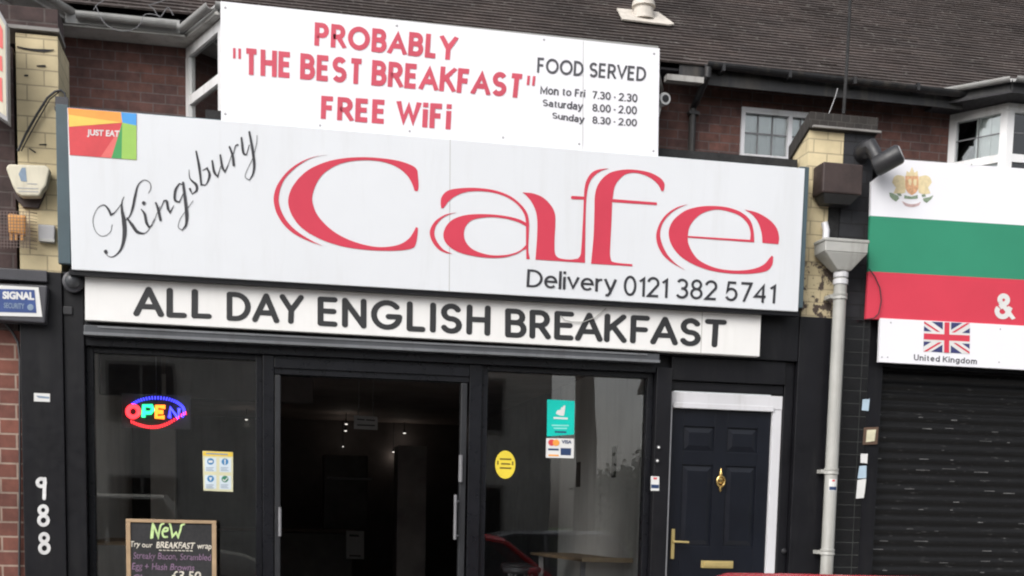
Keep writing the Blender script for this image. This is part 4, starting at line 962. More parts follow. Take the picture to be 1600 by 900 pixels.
tp = thing('teal_poster', 'teal green delivery poster with white animal head emblem in the right window', 'poster', P(876, 681, GF))
MB().plate([(855, 624), (898, 626.5), (897, 679), (854.5, 682)], GF, .002).build('poster_sheet', M['teal_poster'], tp)
MB().ppoly([(869, 645), (871, 641), (876, 640), (877, 636.5), (880, 636), (879.8, 634), (883.5, 633.5), (882.5, 642), (881, 650), (874, 649), (869, 647)], GF - .001, .0008).build('white_emblem', M['paper'], tp)
MB().plate([(865, 651.5), (887, 652.5), (887, 655.5), (865, 654.5)], GF - .001, .0008).build('white_lettering', M['paper'], tp)
MB().plate([(862, 663.5), (889, 664), (889, 666), (862, 665.5)], GF - .001, .0008).plate([(865, 668), (886, 668.5), (886, 670.5), (865, 670)], GF - .001, .0008).build('pale_lettering', M['teal_text'], tp)
MB().plate([(867, 673.5), (885, 674), (885, 676.5), (867, 676)], GF - .001, .0008).build('dark_lettering', M['navy'], tp)

cs = thing('card_sticker', 'white card payment sticker below the teal poster', 'sticker', P(875, 716, GF))
MB().plate([(853.5, 684.5), (897, 685.5), (896.5, 716), (853, 715)], GF, .002).build('sticker_sheet', M['paper'], cs)
cc = lambda x, y, r, k: MB().ppoly([(x + r * math.cos(R(a)), y + r * .95 * math.sin(R(a))) for a in range(0, 360, 20)], GF - k, .0008)
cc(862, 691.5, 5.4, .001).build('red_circle', M['sticker_red'], cs); cc(869, 691.8, 5.4, .002).build('orange_circle', M['sticker_orange'], cs)
vt = MB(); text(vt, 'VISA', [(877.5, 687.5), (893.5, 688), (893, 693.5), (877.5, 693)], GF - .001, .04); vt.build('card_lettering', M['navy'], cs)
MB().plate([(856.5, 700.5), (873, 701), (873, 704), (856.5, 703.5)], GF - .001, .0008).build('card_mark', M['navy'], cs)
MB().plate([(857, 710), (873, 710.5), (873, 713), (857, 712.5)], GF - .001, .0008).build('card_mark', M['sticker_orange'], cs)
MB().plate([(876, 700), (892.5, 700.5), (892, 711.5), (876, 711)], GF - .001, .0008).build('card_mark', M['navy'], cs)

# pavement chalkboard
CY = -.55
cb = thing('chalkboard', 'black pavement chalkboard in a wooden frame with coloured chalk writing', 'chalkboard', (P(267, 880, CY).x, CY, -.14))
tlp, trp = P(196.5, 811, CY), P(338, 813, CY)
x0, x1, zt = tlp.x, trp.x, (tlp.z + trp.z) / 2
zb = -.14
MB().box(x0 + .03, x1 - .03, CY + .008, CY + .02, zb + .12, zt - .03).build('writing_panel', M['chalkboard'], cb)
for a, b, c_, d_ in ((x0, x0 + .031, zb, zt - .024), (x1 - .031, x1, zb, zt - .024)): MB().box(a, b, CY, CY + .03, c_, d_).build('frame_rail', M['wood'], cb, .003)
for c_, d_ in ((zt - .0235, zt), (zb + .09, zb + .12)): MB().box(x0 + (.0315 if c_ < .5 else 0), x1 - (.0315 if c_ < .5 else 0), CY, CY + .03, c_, d_).build('frame_rail', M['wood'], cb, .003)
MB().hexa([(x0, CY + .034, zt - .02), (x1, CY + .034, zt - .02), (x1, CY + .055, zt - .02), (x0, CY + .055, zt - .02)], [(x0, CY + .40, zb), (x1, CY + .40, zb), (x1, CY + .42, zb), (x0, CY + .42, zb)]).build('rear_panel', M['chalkboard'], cb)
KY = CY + .006
def hand(mb, s_, q, off=.0, wob=.35): return text(mb, s_, q, KY, off, .001, .12, wob)
Z8 = lambda S, w_: [[(190 + x / 9, 800 + y / 9, w_) for x, y in st] for st in S]
nb = MB(); ink(nb, Z8([[(415, 365), (425, 260), (440, 165), (470, 230), (515, 350), (535, 240), (555, 180), (590, 162)], [(432, 360), (442, 260), (452, 200)], [(575, 275), (640, 265), (650, 230), (610, 225), (575, 280), (590, 345), (640, 350)], [(675, 165), (690, 200), (715, 345), (765, 290), (795, 350), (830, 240), (840, 190), (880, 170)]], 3.0), KY); nb.build('chalk_writing', M['chalk_green'], cb)
for s_, q, o_ in (('Try our', [(203, 845), (239, 848), (238, 858), (203, 857)], .012), ('BREAKFAST', [(244, 846), (305, 848), (304, 858), (244, 856)], .02), ('wrap', [(308, 851), (331, 852), (330.5, 861), (308, 860)], .012), ('£3.50', [(267, 892), (314, 893), (314, 907), (267, 906)], .01)):
    hand(MB(), s_, q, o_).build('chalk_word', M['chalk_white'], cb)
ink(MB(), [[(249 + i * 6, 859.6 + i * .12, 1.2), (252.5 + i * 6, 859.9 + i * .12, 1.2)] for i in range(9)], KY).build('chalk_underline', M['chalk_white'], cb)
for s_, q, o_ in (('Streaky Bacon, Scrambled', [(208, 862.5), (330, 866), (330, 879), (208, 876)], .004), ('Egg + Hash Browns', [(206, 879), (304, 882), (303, 895), (206, 893)], .006), ('Cheese', [(207, 897.5), (258, 899), (258, 908), (207, 907)], .006)):
    hand(MB(), s_, q, o_).build('chalk_line', M['chalk_pink'], cb)

# ------------------------------------------------------------------ house numbers
for i, (ch, cx, cy) in enumerate((('9', 64, 763), ('8', 67.5, 805), ('8', 69, 848.5))):
    Y = -.064; mb = MB(); w_ = 5.6
    if ch == '9':
        ink(mb, [[(cx + .5 + 6 * math.cos(R(a)), cy - 9 + 5.8 * math.sin(R(a)), w_) for a in range(0, 361, 30)], [(cx + 6, cy - 14.5, w_), (cx + 5.5, cy, w_), (cx + 5, cy + 15.5, w_)]], Y)
        lab = 'white painted number nine, topmost of the three house numerals'
    else:
        ink(mb, [[(cx + 6 * math.cos(R(a)), cy - 8 + 6.2 * math.sin(R(a)), w_) for a in range(0, 361, 30)], [(cx + .4 + 7 * math.cos(R(a)), cy + 8 + 7.2 * math.sin(R(a)), w_) for a in range(0, 361, 30)]], Y)
        lab = 'white painted number eight between the nine and the lowest numeral' if i == 1 else 'white painted number eight, lowest of the three house numerals'
    o = mb.build('house_numeral', M['white_paint'])
    so_ = o.modifiers.new('thickness', 'SOLIDIFY'); so_.thickness = .003; so_.offset = 1
    tag(o, lab, 'numeral', 'white house numerals on the black pilaster')
s = plates('small_plate', [(53, 614), (78, 615), (78, 628), (53, 627)], -.065, .004, 'paper', 'small white label plate high on the black pilaster above the numerals', 'label')
MB().plate([(56, 618), (77, 620), (77, 623), (60, 621.5)], -.0665, .001).build('label_band', M['faded_blue'], s)

# ================================================================== left neighbour
nbld = thing('neighbour_building', 'red brick shop wall at the far left edge of the photo', 'building', (-3.5, 0, 0))
MB().box(-9.0, XL - .002, .0, .25, -.12, 2.44).build('brick_wall', M['brick_left'], nbld)
MB().box(-9.0, -1.62, .0, .25, 2.442, 4.40).build('upper_wall', M['brick_dark'], nbld)
MB().box(-9.0, -1.62, .251, 3.0, 3.62, 3.80).build('flat_roof', M['felt'], nbld)
lp = thing('brick_pier', 'cream painted brick pier at the left end of the main sign', 'pier', (-1.46, .3, 2.87))
MB().box(-1.598, -1.315, .0, .245, 2.868, 4.50).build('pier_shaft', M['brick_cream'], lp)
MB().hexa([(-1.598, .246, 2.868), (-1.315, .246, 2.868), (-1.315, .246, 4.50), (-1.598, .246, 4.50)], [(-1.598, .60, 2.868), (-1.315, .60, 2.868), (-1.315, .60, 4.52), (-1.598, .60, 4.52)]).build('party_wall', M['brick_cream'], lp)
MB().box(-1.75, -1.30, -.03, .30, 4.522, 4.545).build('coping_slab', M['soffit_grey'], lp)
MB().box(-1.75, -1.31, -.01, .30, 4.546, 4.68).build('coping_course', M['brick_dark'], lp)
cr_ = MB(); ink(cr_, [[(27, 73, 2), (45, 77, 3.2), (70, 79, 4.5), (84, 78, 1.5)], [(58, 103, 2), (70, 103, 3.4)], [(39, 118, 3), (43, 118, 3)], [(46, 232, 2), (55, 238, 2.4)], [(62, 226, 2), (72, 226, 2.2)]], -.004); cr_.build('brick_crack', M['felt'], lp)
tag(MB().tube([P(*q, -.05) for q in ((28, 236), (40, 210), (58, 178), (74, 153), (86, 143), (95, 141), (101, 146), (103, 156))], .009, 8).tube([P(*q, -.035) for q in ((33, 236), (44, 215), (60, 186), (78, 155), (92, 144))], .005, 6).build('black_cable', M['dark_plastic']), 'black cable looping over the cream left pier down to the alarm box', 'cable')
tag(MB().plate([(85, 166), (104, 168), (104, 172), (85, 171)], -.16, .12).plate([(86, 150), (106, 152), (106, 167), (86, 165)], -.06, .05).build('cable_box', M['mid_plastic']), 'small dark cable box at the top left corner of the main sign', 'box')
# alarm bell box
ab = thing('alarm_box', 'cream alarm bell box with faded blue print on the left pier', 'alarm', P(43, 307, -.05))
fpz = [(9, 262), (13, 256), (72, 258), (78, 264), (72, 290), (66, 297), (62, 306), (34, 306), (25, 301), (19, 289)]
MB().ppoly(fpz, -.13, .10).build('alarm_case', M['cream_plastic'], ab, .012)
MB().ppoly([(20, 285), (79, 270), (70, 305), (60, 325), (36, 324), (24, 310)], -.028, .026).build('shadow_plate', M['brown_metal'], ab, .004)  # brown shape painted in as the shadow below the alarm case
MB().ppoly([(33, 283), (29, 272), (34, 262), (40, 262), (42, 284)], -.132, .001).build('blue_emblem', M['faded_blue'], ab)
lt = MB()
for x0_, x1_, y_ in ((42, 58, 286), (27, 60, 293), (29, 60, 298)): lt.plate([(x0_, y_), (x1_, y_ + 1), (x1_, y_ + 2.4), (x0_, y_ + 1.4)], -.132, .001)
lt.build('printed_lines', M['grey_plastic'], ab)
# caged orange lamp
cl = thing('caged_lamp', 'orange lamp behind a rusty wire cage on the left pier', 'lamp', P(22, 390, -.02))
MB().plate([(12, 333), (40, 336), (39, 366), (13, 364)], -.10, .07).build('lamp_lens', M['orange_lamp'], cl, .012)
ft = MB()
for x in (17, 25, 34): ft.plate([(x - 2, 364), (x + 2, 364), (x + 2, 375), (x - 2, 375)], -.09, .03)
ft.build('lamp_foot', M['orange_lamp'], cl)
cg = MB()
for x in range(-14, 47, 5): cg.tube([P(x, 330, -.14), P(x + .5, 388, -.14)], .0022, 4)
for y in range(330, 390, 5): cg.tube([P(-14, y - 1, -.1405), P(46, y + 1.5, -.1405), P(58, y + 3, -.01)], .0022, 4)
for y in (332, 345, 360, 375, 388): cg.tube([P(47, y, -.14), P(58, y + 2, -.01)], .0022, 4)
cg.build('wire_cage', M['rust_wire'], cl)
jb = thing('junction_box', 'small pale grey junction box beside the caged lamp', 'box', P(72, 380, -.02))
MB().plate([(59, 350), (86, 352), (85, 379), (60, 377)], -.05, .05).build('box_case', M['grey_plastic'], jb, .008)
MB().plate([(60, 372), (85.5, 374), (85, 378.5), (60.5, 376.5)], -.056, .006).build('box_lip', M['pvc_grey'], jb, .002)
# neighbour light box
sb = thing('alarm_light_box', 'dark angled light box with a blue security sign at the left edge', 'sign', P(30, 500, -.1))
MB().plate([(-60, 440), (74, 446), (70, 505), (-60, 497)], -.16, .16).build('box_case', M['mid_plastic'], sb, .01)
MB().plate([(-60, 442), (60, 449), (66, 495), (-60, 492)], -.165, .004).build('sign_face', M['paper'], sb)
MB().plate([(-55, 450), (54, 453), (57, 489), (-55, 486)], -.167, .002).build('blue_panel', M['alarm_blue'], sb)
st = MB(); text(st, 'SIGNAL', [(4, 455), (53, 456.5), (53.5, 469), (4, 467)], -.169, .05); st.build('sign_lettering', M['paper'], sb)
st = MB(); text(st, 'SECURITY', [(6, 473), (38, 474), (38, 483), (6, 481)], -.169, .02); st.ppoly([(47.5 + 5 * math.cos(R(a)), 480 + 5 * math.sin(R(a))) for a in range(0, 360, 30)], -.169, .001); st.build('sign_lettering', M['faded_blue'], sb)
MB().box(-1.80, -1.40, -.10, .0, 2.78, 2.86).build('box_bracket', M['mid_plastic'], sb, .006)
tag(MB().tube([P(*q, -.02) for q in ((8, 505), (20, 520), (28, 535), (31, 560), (31, 760), (30, 900))], .010, 6).build('black_conduit', M['dark_plastic']), 'thin black conduit running down the brick wall beside the black pilaster', 'cable')
p = P(115, 441, -.06)
dm = thing('dome_camera', 'grey dome camera on the black surround left of the cream board', 'camera', p)
MB().lathe(p, [(.075, 0), (.075, .03), (.06, .04)], (0, -1, 0), 20).build('camera_base', M['mid_plastic'], dm, 0, True)
MB().lathe(p + Vector((0, -.04, .005)), [(.056, 0), (.05, .025), (.034, .045), (.012, .055)], (0, -1, .3), 20).build('camera_dome', M['grey_rail'], dm, 0, True)
tag(MB().plate([(98, 478), (113, 479), (113, 492), (98, 491)], -.05, .05).build('black_socket_box', M['dark_plastic'], None, .006), 'small black box under the dome camera', 'box')
# sliver of a projecting sign
ps = thing('projecting_sign', 'cream and red sign edge jutting in at the far left above the pier', 'sign', P(0, 190, -.3))
MB().plate([(-70, -10), (1, 18), (10.5, 36), (12.5, 190), (-70, 150)], -.30, .10) if False else None
MB().ppoly([(-90, -20), (-2, 14), (10.5, 36), (12.5, 191), (-90, 120)], -.30, .12).build('sign_case', M['grey_plastic'], ps, .004)
MB().ppoly([(-90, -10), (-4, 20), (8, 40), (10, 182), (-90, 112)], -.303, .003).build('sign_face', M['cream_plastic'], ps)
rl_ = MB()
rl_.ppoly([(-80, 10), (-4, 30), (4, 46), (4.5, 76), (-80, 40)], -.306, .002); rl_.ppoly([(-3, 86), (3, 88), (4, 112), (-3, 108)], -.306, .002); rl_.ppoly([(-2, 120), (3, 122), (4, 160), (-2, 156)], -.306, .002)
rl_.build('red_print', M['sticker_pink'], ps)

# ================================================================== right pier, hopper and fittings
rp = thing('brick_pier', 'half cream half black brick pier with a dark coping right of the main sign', 'pier', (4.66, .2, 2.5))
SPL = 4.70
MB().box(4.42, 4.905, .0, .30, 3.80, 4.33).build('pier_shaft', M['brick_cream'], rp)
MB().box(4.425, 4.615, .0, .30, 3.30, 3.798).build('pier_shaft', M['brick_cream'], rp)
MB().box(4.425, 4.72, .0, .30, 2.862, 3.298).build('worn_shaft', M['brick_cream_worn'], rp)
MB().box(4.722, 4.985, -.004, .30, 2.862, 4.33).build('black_half', M['brick_black'], rp)
MB().box(4.617, 4.72, .012, .30, 3.30, 3.797).build('dark_recess', M['felt'], rp)
MB().hexa([(4.42, .302, 2.862), (4.98, .302, 2.862), (4.98, .302, 4.17), (4.42, .302, 4.17)], [(4.42, .8, 2.862), (4.98, .8, 2.862), (4.98, .8, 4.0), (4.42, .8, 4.0)]).build('party_wall', M['brick_cream'], rp)
MB().hexa([(4.40, -.03, 4.335), (5.0, -.03, 4.335), (5.0, -.03, 4.46), (4.40, -.03, 4.46)], [(4.40, .36, 4.17), (5.0, .36, 4.17), (5.0, .36, 4.29), (4.40, .36, 4.29)]).build('coping', M['brick_coping'], rp, .006)
MB().box(4.43, 5.02, -.055, -.031, 4.335, 4.352).build('coping_drip', M['soffit_grey'], rp, .002)
tp_ = thing('tiled_pilaster', 'narrow black glazed tile pilaster between the downpipe and the roller shutter', 'pilaster', (4.87, .1, 0))
MB().box(4.677, 5.03, -.02, .30, -.12, 2.86).build('tile_face', M['black_tile'], tp_)
MB().box(5.033, 5.17, -.005, .30, -.12, 2.90).build('shutter_guide', M['black_paint'], tp_, .006)
bb = thing('brown_box', 'rusty brown metal box fixed on the right brick pier', 'box', P(1315, 310, -.1))
a_, b_ = P(1287, 252, -.2), P(1347, 305, -.2)
MB().box(a_.x, b_.x, -.20, -.005, b_.z, a_.z).build('box_case', M['brown_metal'], bb, .012)
MB().hexa([(a_.x + .02, -.19, b_.z - .002), (b_.x - .02, -.19, b_.z - .002), (b_.x - .02, -.01, b_.z - .002), (a_.x + .02, -.01, b_.z - .002)], [(a_.x + .06, -.12, b_.z - .06), (b_.x - .06, -.12, b_.z - .06), (b_.x - .06, -.01, b_.z - .06), (a_.x + .06, -.01, b_.z - .06)]).build('box_base', M['dark_plastic'], bb)
fl_ = thing('tube_lamp', 'black tubular floodlight on an arm at the top of the right pier', 'lamp', P(1345, 240, 0))
p0, p1 = P(1366, 262, -.20), P(1408, 239, -.32)
dv = (p1 - p0).normalized()
MB().lathe(p0, [(.03, -.012), (.068, .0), (.079, .02), (.079, (p1 - p0).length - .02), (.068, (p1 - p0).length)], dv, 20).build('lamp_tube', M['dark_plastic'], fl_, 0, True)
MB().tube([P(1346, 240, 0), P(1352, 234, -.08), P(1361, 229, -.13), P(1366, 238, -.16), p0 + dv * .05], [.075, .075, .065, .055, .05], 10).build('bracket', M['dark_plastic'], fl_, 0, True)
MB().lathe(p1 + dv * .001, [(.06, 0), (.055, .006)], dv, 20).build('lamp_glass', M['grey_plastic'], fl_)
dp = thing('downpipe', 'pale grey plastic rainwater hopper and downpipe beside the black pilaster', 'downpipe', (4.70, -.12, -.1))
HZ = P(1318, 378, -.14).z; cx = 4.715
hx0, hx1 = P(1284.5, 378, -.18).x, P(1352, 378, -.18).x; hm = (P(1303, 425, -.14).x + P(1327, 425, -.14).x) / 2
zb1, zb2 = HZ - .10, P(1315, 424, -.14).z
hp_ = MB(); hp_.hexa([(hx0, -.24, HZ), (hx1, -.24, HZ), (hx1, -.03, HZ), (hx0, -.03, HZ)], [(hx0 + .004, -.24, zb1), (hx1 - .004, -.24, zb1), (hx1 - .004, -.03, zb1), (hx0 + .004, -.03, zb1)])
hp_.hexa([(hx0 + .005, -.239, zb1 - .001), (hx1 - .005, -.239, zb1 - .001), (hx1 - .005, -.031, zb1 - .001), (hx0 + .005, -.031, zb1 - .001)], [(hm - .058, -.19, zb2), (hm + .058, -.19, zb2), (hm + .058, -.075, zb2), (hm - .058, -.075, zb2)])
hp_.box(hx0 - .006, hx1 + .006, -.246, -.03, HZ - .022, HZ + .004)
hp_.build('rain_hopper', M['pvc_grey'], dp, .006)
pb_ = P(1291, 895, -.13); pt_ = P(1315, 430, -.13)
MB().cyl((hm, -.13, zb2 + .01), (pb_.x + .002, -.13, -.15), .052, None, 20, True).build('pipe', M['pvc_grey'], dp, 0, True)
pxm = lambda z: hm + (pb_.x - hm) * (zb2 - z) / (zb2 - pb_.z)
so2 = MB()
for z0_, z1_ in ((zb2 - .05, zb2 - .005), (zb2 - .105, zb2 - .06)): so2.lathe((pxm(z0_), -.13, z0_), [(.052, 0), (.060, .004), (.060, z1_ - z0_ - .004), (.052, z1_ - z0_)])
so2.build('pipe_socket', M['upvc'], dp, 0, True)
for y_ in (462, 736, 862):
    z_ = P(1300, y_, -.13).z
    MB().lathe((pxm(z_), -.13, z_ - .03), [(.052, 0), (.060, .004), (.060, .02), (.056, .026), (.060, .032), (.060, .05), (.052, .054)]).box(pxm(z_) - .085, pxm(z_) - .05, -.13, -.02, z_ - .02, z_ + .01).build('pipe_clip', M['pvc_grey'], dp, 0, True)
q_ = P(1299, 758, -.186)
stp = thing('pipe_sticker', 'small red and navy sticker wrapped on the pale downpipe', 'sticker', q_)
def wrap(z0_, z1_, m, a0=-40, a1=40, r=.0535):
    mb = MB()
    vs = []
    for i in range(9):
        a = R(-90 + a0 + (a1 - a0) * i / 8); c_ = pxm((z0_ + z1_) / 2); vs += [(c_ + r * math.cos(a), -.13 + r * math.sin(a), z0_), (c_ + r * math.cos(a), -.13 + r * math.sin(a), z1_)]
    return mb.add(vs, [(2 * i, 2 * i + 2, 2 * i + 3, 2 * i + 1) for i in range(8)])
wrap(q_.z - .045, q_.z + .05, 0).build('sticker_sheet', M['paper'], stp); wrap(q_.z - .04, q_.z - .012, 0, -35, 35, .0542).build('navy_band', M['navy'], stp); wrap(q_.z + .03, q_.z + .044, 0, -12, 12, .0542).build('red_mark', M['sticker_red'], stp)
tag(MB().tube([P(1288, 348, -.06), P(1291, 360, -.07), P(1290, 376, -.09)], .028, 10).build('pipe_elbow', M['upvc'], None, 0, True), 'short white pipe stub dropping into the rain hopper', 'pipe')
for i, (q, m, lab) in enumerate((([(1348, 624), (1359, 623.5), (1357, 642), (1346.5, 641)], 'paper_blue', 'pale blue and white sticker, highest on the strip beside the shutter'),
    ([(1355, 672), (1369, 671), (1366.5, 689), (1353, 691)], 'paper_cream', 'yellowed sticker in a dark surround at the edge of the shutter'),
    ([(1345, 709), (1356, 709), (1355, 724), (1344.5, 723)], 'paper', 'small white square sticker below the yellowed one'),
    ([(1343, 728), (1354, 727.5), (1353.5, 747), (1340, 747.5)], 'paper_blue', 'torn bluish sticker above the lowest torn white one'),
    ([(1340, 750), (1353.5, 748), (1351, 770), (1349.5, 778), (1337.5, 779)], 'paper', 'torn white sticker, lowest on the strip beside the shutter'))):
    tag(MB().ppoly(q, -.0235 if i != 1 else -.028, .002 if i != 1 else .004).build('torn_sticker', M[m]), lab, 'sticker', 'stickers beside the roller shutter')
tag(MB().plate([(1350, 668), (1373, 667), (1371, 694), (1348, 695)], -.0236, .0035).build('dark_plate', M['dark_wood'], None, .001), 'dark backing plate behind the yellowed sticker', 'plate')

# ================================================================== right neighbour shop
rs = thing('neighbour_shop', 'shuttered shop at the right edge with black roller shutter', 'building', (6.5, .2, 0))
MB().box(5.03, 13.0, .02, .30, 2.50, 4.12).build('fascia_backing', M['black_paint'], rs)
MB().box(5.0, 13.0, .301, 3.0, 3.62, 3.80).build('flat_roof', M['felt'], rs)
MB().box(8.2, 13.0, .0, .30, -.12, 2.498).build('end_pier', M['black_tile'], rs)
MB().box(12.75, 13.0, .302, 7.8, -.12, 3.60).build('end_wall', M['brick_left'], rs)
sh = MB(); prof = []
z = -.10; ph_ = .0865
for k in range(30):
    for j in range(6):
        t = j / 6; prof.append((z + ph_ * t, .115 - .016 * math.sin(math.pi * min(1, t * 1.18)) if t < .85 else .128))
    z += ph_
prof.append((z, .115))
vs = []
for (zz, yy) in prof: vs += [(5.171, yy, zz), (8.199, yy, zz)]
sh.add(vs, [(2 * i, 2 * i + 1, 2 * i + 3, 2 * i + 2) for i in range(len(prof) - 1)])
sh.build('roller_shutter', M['shutter_steel'], rs)
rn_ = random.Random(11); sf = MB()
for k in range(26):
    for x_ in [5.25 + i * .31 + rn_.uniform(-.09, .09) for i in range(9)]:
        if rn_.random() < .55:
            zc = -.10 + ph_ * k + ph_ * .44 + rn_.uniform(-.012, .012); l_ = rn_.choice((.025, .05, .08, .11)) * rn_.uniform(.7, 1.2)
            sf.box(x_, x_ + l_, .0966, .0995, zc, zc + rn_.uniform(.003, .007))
sf.build('slat_glints', M['glint_grey'], rs)['kind'] = 'stuff'  # pale plates added as painted reflective streaks on the slats
MB().box(5.171, 8.2, .25, .28, -.12, 2.5).build('inner_lining', M['black_paint'], rs)
fs_ = thing('flag_sign', 'big white green and red striped shop sign with a gold crest', 'sign', (6.5, -.1, 2.55))
FY = -.10
def strp(pts_, m, Y=FY, t=.03): return MB().ppoly(pts_, Y, t).build('stripe_panel', M[m], fs_)
EX = 1900                      # the sign runs on past the frame
ln = lambda xa, ya, s_: (EX, ya + (EX - xa) * s_)
strp([(1407, 249), (1361.5, 284), (1360, 337), ln(1360, 337, .0635), ln(1405, 249, .0745)], 'banner_white')
strp([(1360, 337), (1357, 424), ln(1357, 424, .0545), ln(1360, 337, .0635)], 'flag_green')
strp([(1357, 424), (1353, 498), ln(1353, 497, .0475), ln(1357, 424, .0545)], 'flag_red')
MB().ppoly([(1375.5, 497), (1373, 565.5), (1900, 594), (1900, 525)], FY - .012, .03).build('lower_panel', M['banner_white'], fs_)
def sp(pts_, m, k, name='crest_piece'): return MB().ppoly(pts_, FY - .002 - k * .001, .001).build(name, M[m], fs_)
CZ = lambda P_: [(1370 + x / 10, 250 + y / 10) for x, y in P_]
crest = MB()
def crest_piece(P_, m, k): return MB().ppoly(CZ(P_), FY - .002 - k * .0006, .0008).build('crest_piece', M[m], fs_)
crest_piece(cr([(270, 270), (330, 235), (430, 255), (455, 400), (445, 510), (360, 530), (260, 520), (300, 430), (240, 350)]), 'arms_gold', 0)
crest_piece(cr([(830, 275), (765, 240), (660, 260), (645, 400), (655, 510), (740, 535), (840, 520), (800, 430), (860, 350)]), 'arms_gold', 0)
crest_piece(cr([(445, 250), (650, 250), (650, 420), (620, 500), (550, 550), (480, 500), (450, 420)]), 'arms_orange', 1)
crest_piece([(455, 250), (470, 170), (510, 200), (550, 110), (590, 200), (635, 170), (645, 250)], 'arms_gold', 2)
crest_piece(cr([(490, 300), (530, 290), (545, 340), (530, 400), (500, 380)]), 'arms_gold', 2); crest_piece(cr([(580, 300), (625, 300), (620, 390), (590, 410), (570, 350)]), 'arms_gold', 2)
for pts_ in ([(195, 510), (240, 515), (330, 560), (350, 600), (300, 650), (240, 610), (205, 570)], [(310, 520), (370, 520), (390, 560), (340, 560)], [(430, 550), (540, 570), (640, 545), (640, 600), (540, 610), (430, 600)], [(700, 545), (750, 530), (770, 570), (710, 580)], [(720, 600), (820, 580), (885, 550), (850, 610), (780, 670), (730, 640)]): crest_piece(pts_, 'arms_green', 1)
crest_piece(cr([(390, 640), (480, 680), (560, 690), (640, 675), (690, 650), (660, 710), (560, 735), (450, 715)]), 'arms_grey', 0)
uk = [(1444, 502), (1515.5, 505), (1515, 553), (1443, 549)]; uf = quadmap(uk); U = lambda P_: [uf(x, y) for x, y in P_]
FY2 = FY - .014
flag = MB().ppoly(uk, FY2, .002).build('flag_panel', M['flag_blue'], fs_)
def fp_(lst, m, k):
    mb = MB()
    for i, q in enumerate(lst): mb.ppoly(U(q), FY2 - .001 - .0006 * k - .0001 * i, .0005)
    return mb.build('flag_cross', M[m], flag)
fp_([[(0, .0), (0, .16), (.84, 1), (1, 1), (1, .84), (.16, 0)], [(0, 1), (.16, 1), (1, .16), (1, 0), (.84, 0), (0, .84)]], 'paper', 0)
fp_([[(0, 0), (.07, 0), (.40, .33), (.33, .33)], [(1, 1), (.93, 1), (.60, .67), (.67, .67)], [(0, 1), (0, .93), (.33, .63), (.40, .63)], [(1, 0), (1, .07), (.67, .37), (.60, .37)]], 'flag_red', 1)
fp_([[(.41, 0), (.59, 0), (.59, 1), (.41, 1)], [(0, .33), (1, .33), (1, .67), (0, .67)]], 'paper', 2)
fp_([[(.445, 0), (.555, 0), (.555, 1), (.445, 1)], [(0, .40), (1, .40), (1, .60), (0, .60)]], 'flag_red', 3)
signwords('United Kingdom', [(1428, 553.5), (1527, 560), (1526, 571), (1428, 565)], FY2, .19, .15, .35, 'country_word', M['grey_vinyl'], fs_)
signtext(MB(), '&', [(1554, 458), (1587.5, 459), (1587, 500), (1554, 498)], FY - .002, .24).build('ampersand', M['paper'], fs_)
sc = MB()
for x, y in ((1518, 257), (1378, 558), (1387, 558), (1392, 504), (1563, 514), (1561, 566)): sc.lathe(P(x, y, FY - .012), [(.007, 0), (.005, .004)], (0, -1, 0), 8)
sc.build('screw_head', M['grey_plastic'], fs_)
tag(MB().tube([P(*q, FY - .02) for q in ((1358, 420), (1367, 432), (1375, 450), (1377, 470), (1373, 490), (1366, 497), (1354, 499))], .005, 5).build('loose_cable', M['dark_plastic']), 'thin dark cable bowing across the red stripe of the flag sign', 'cable')

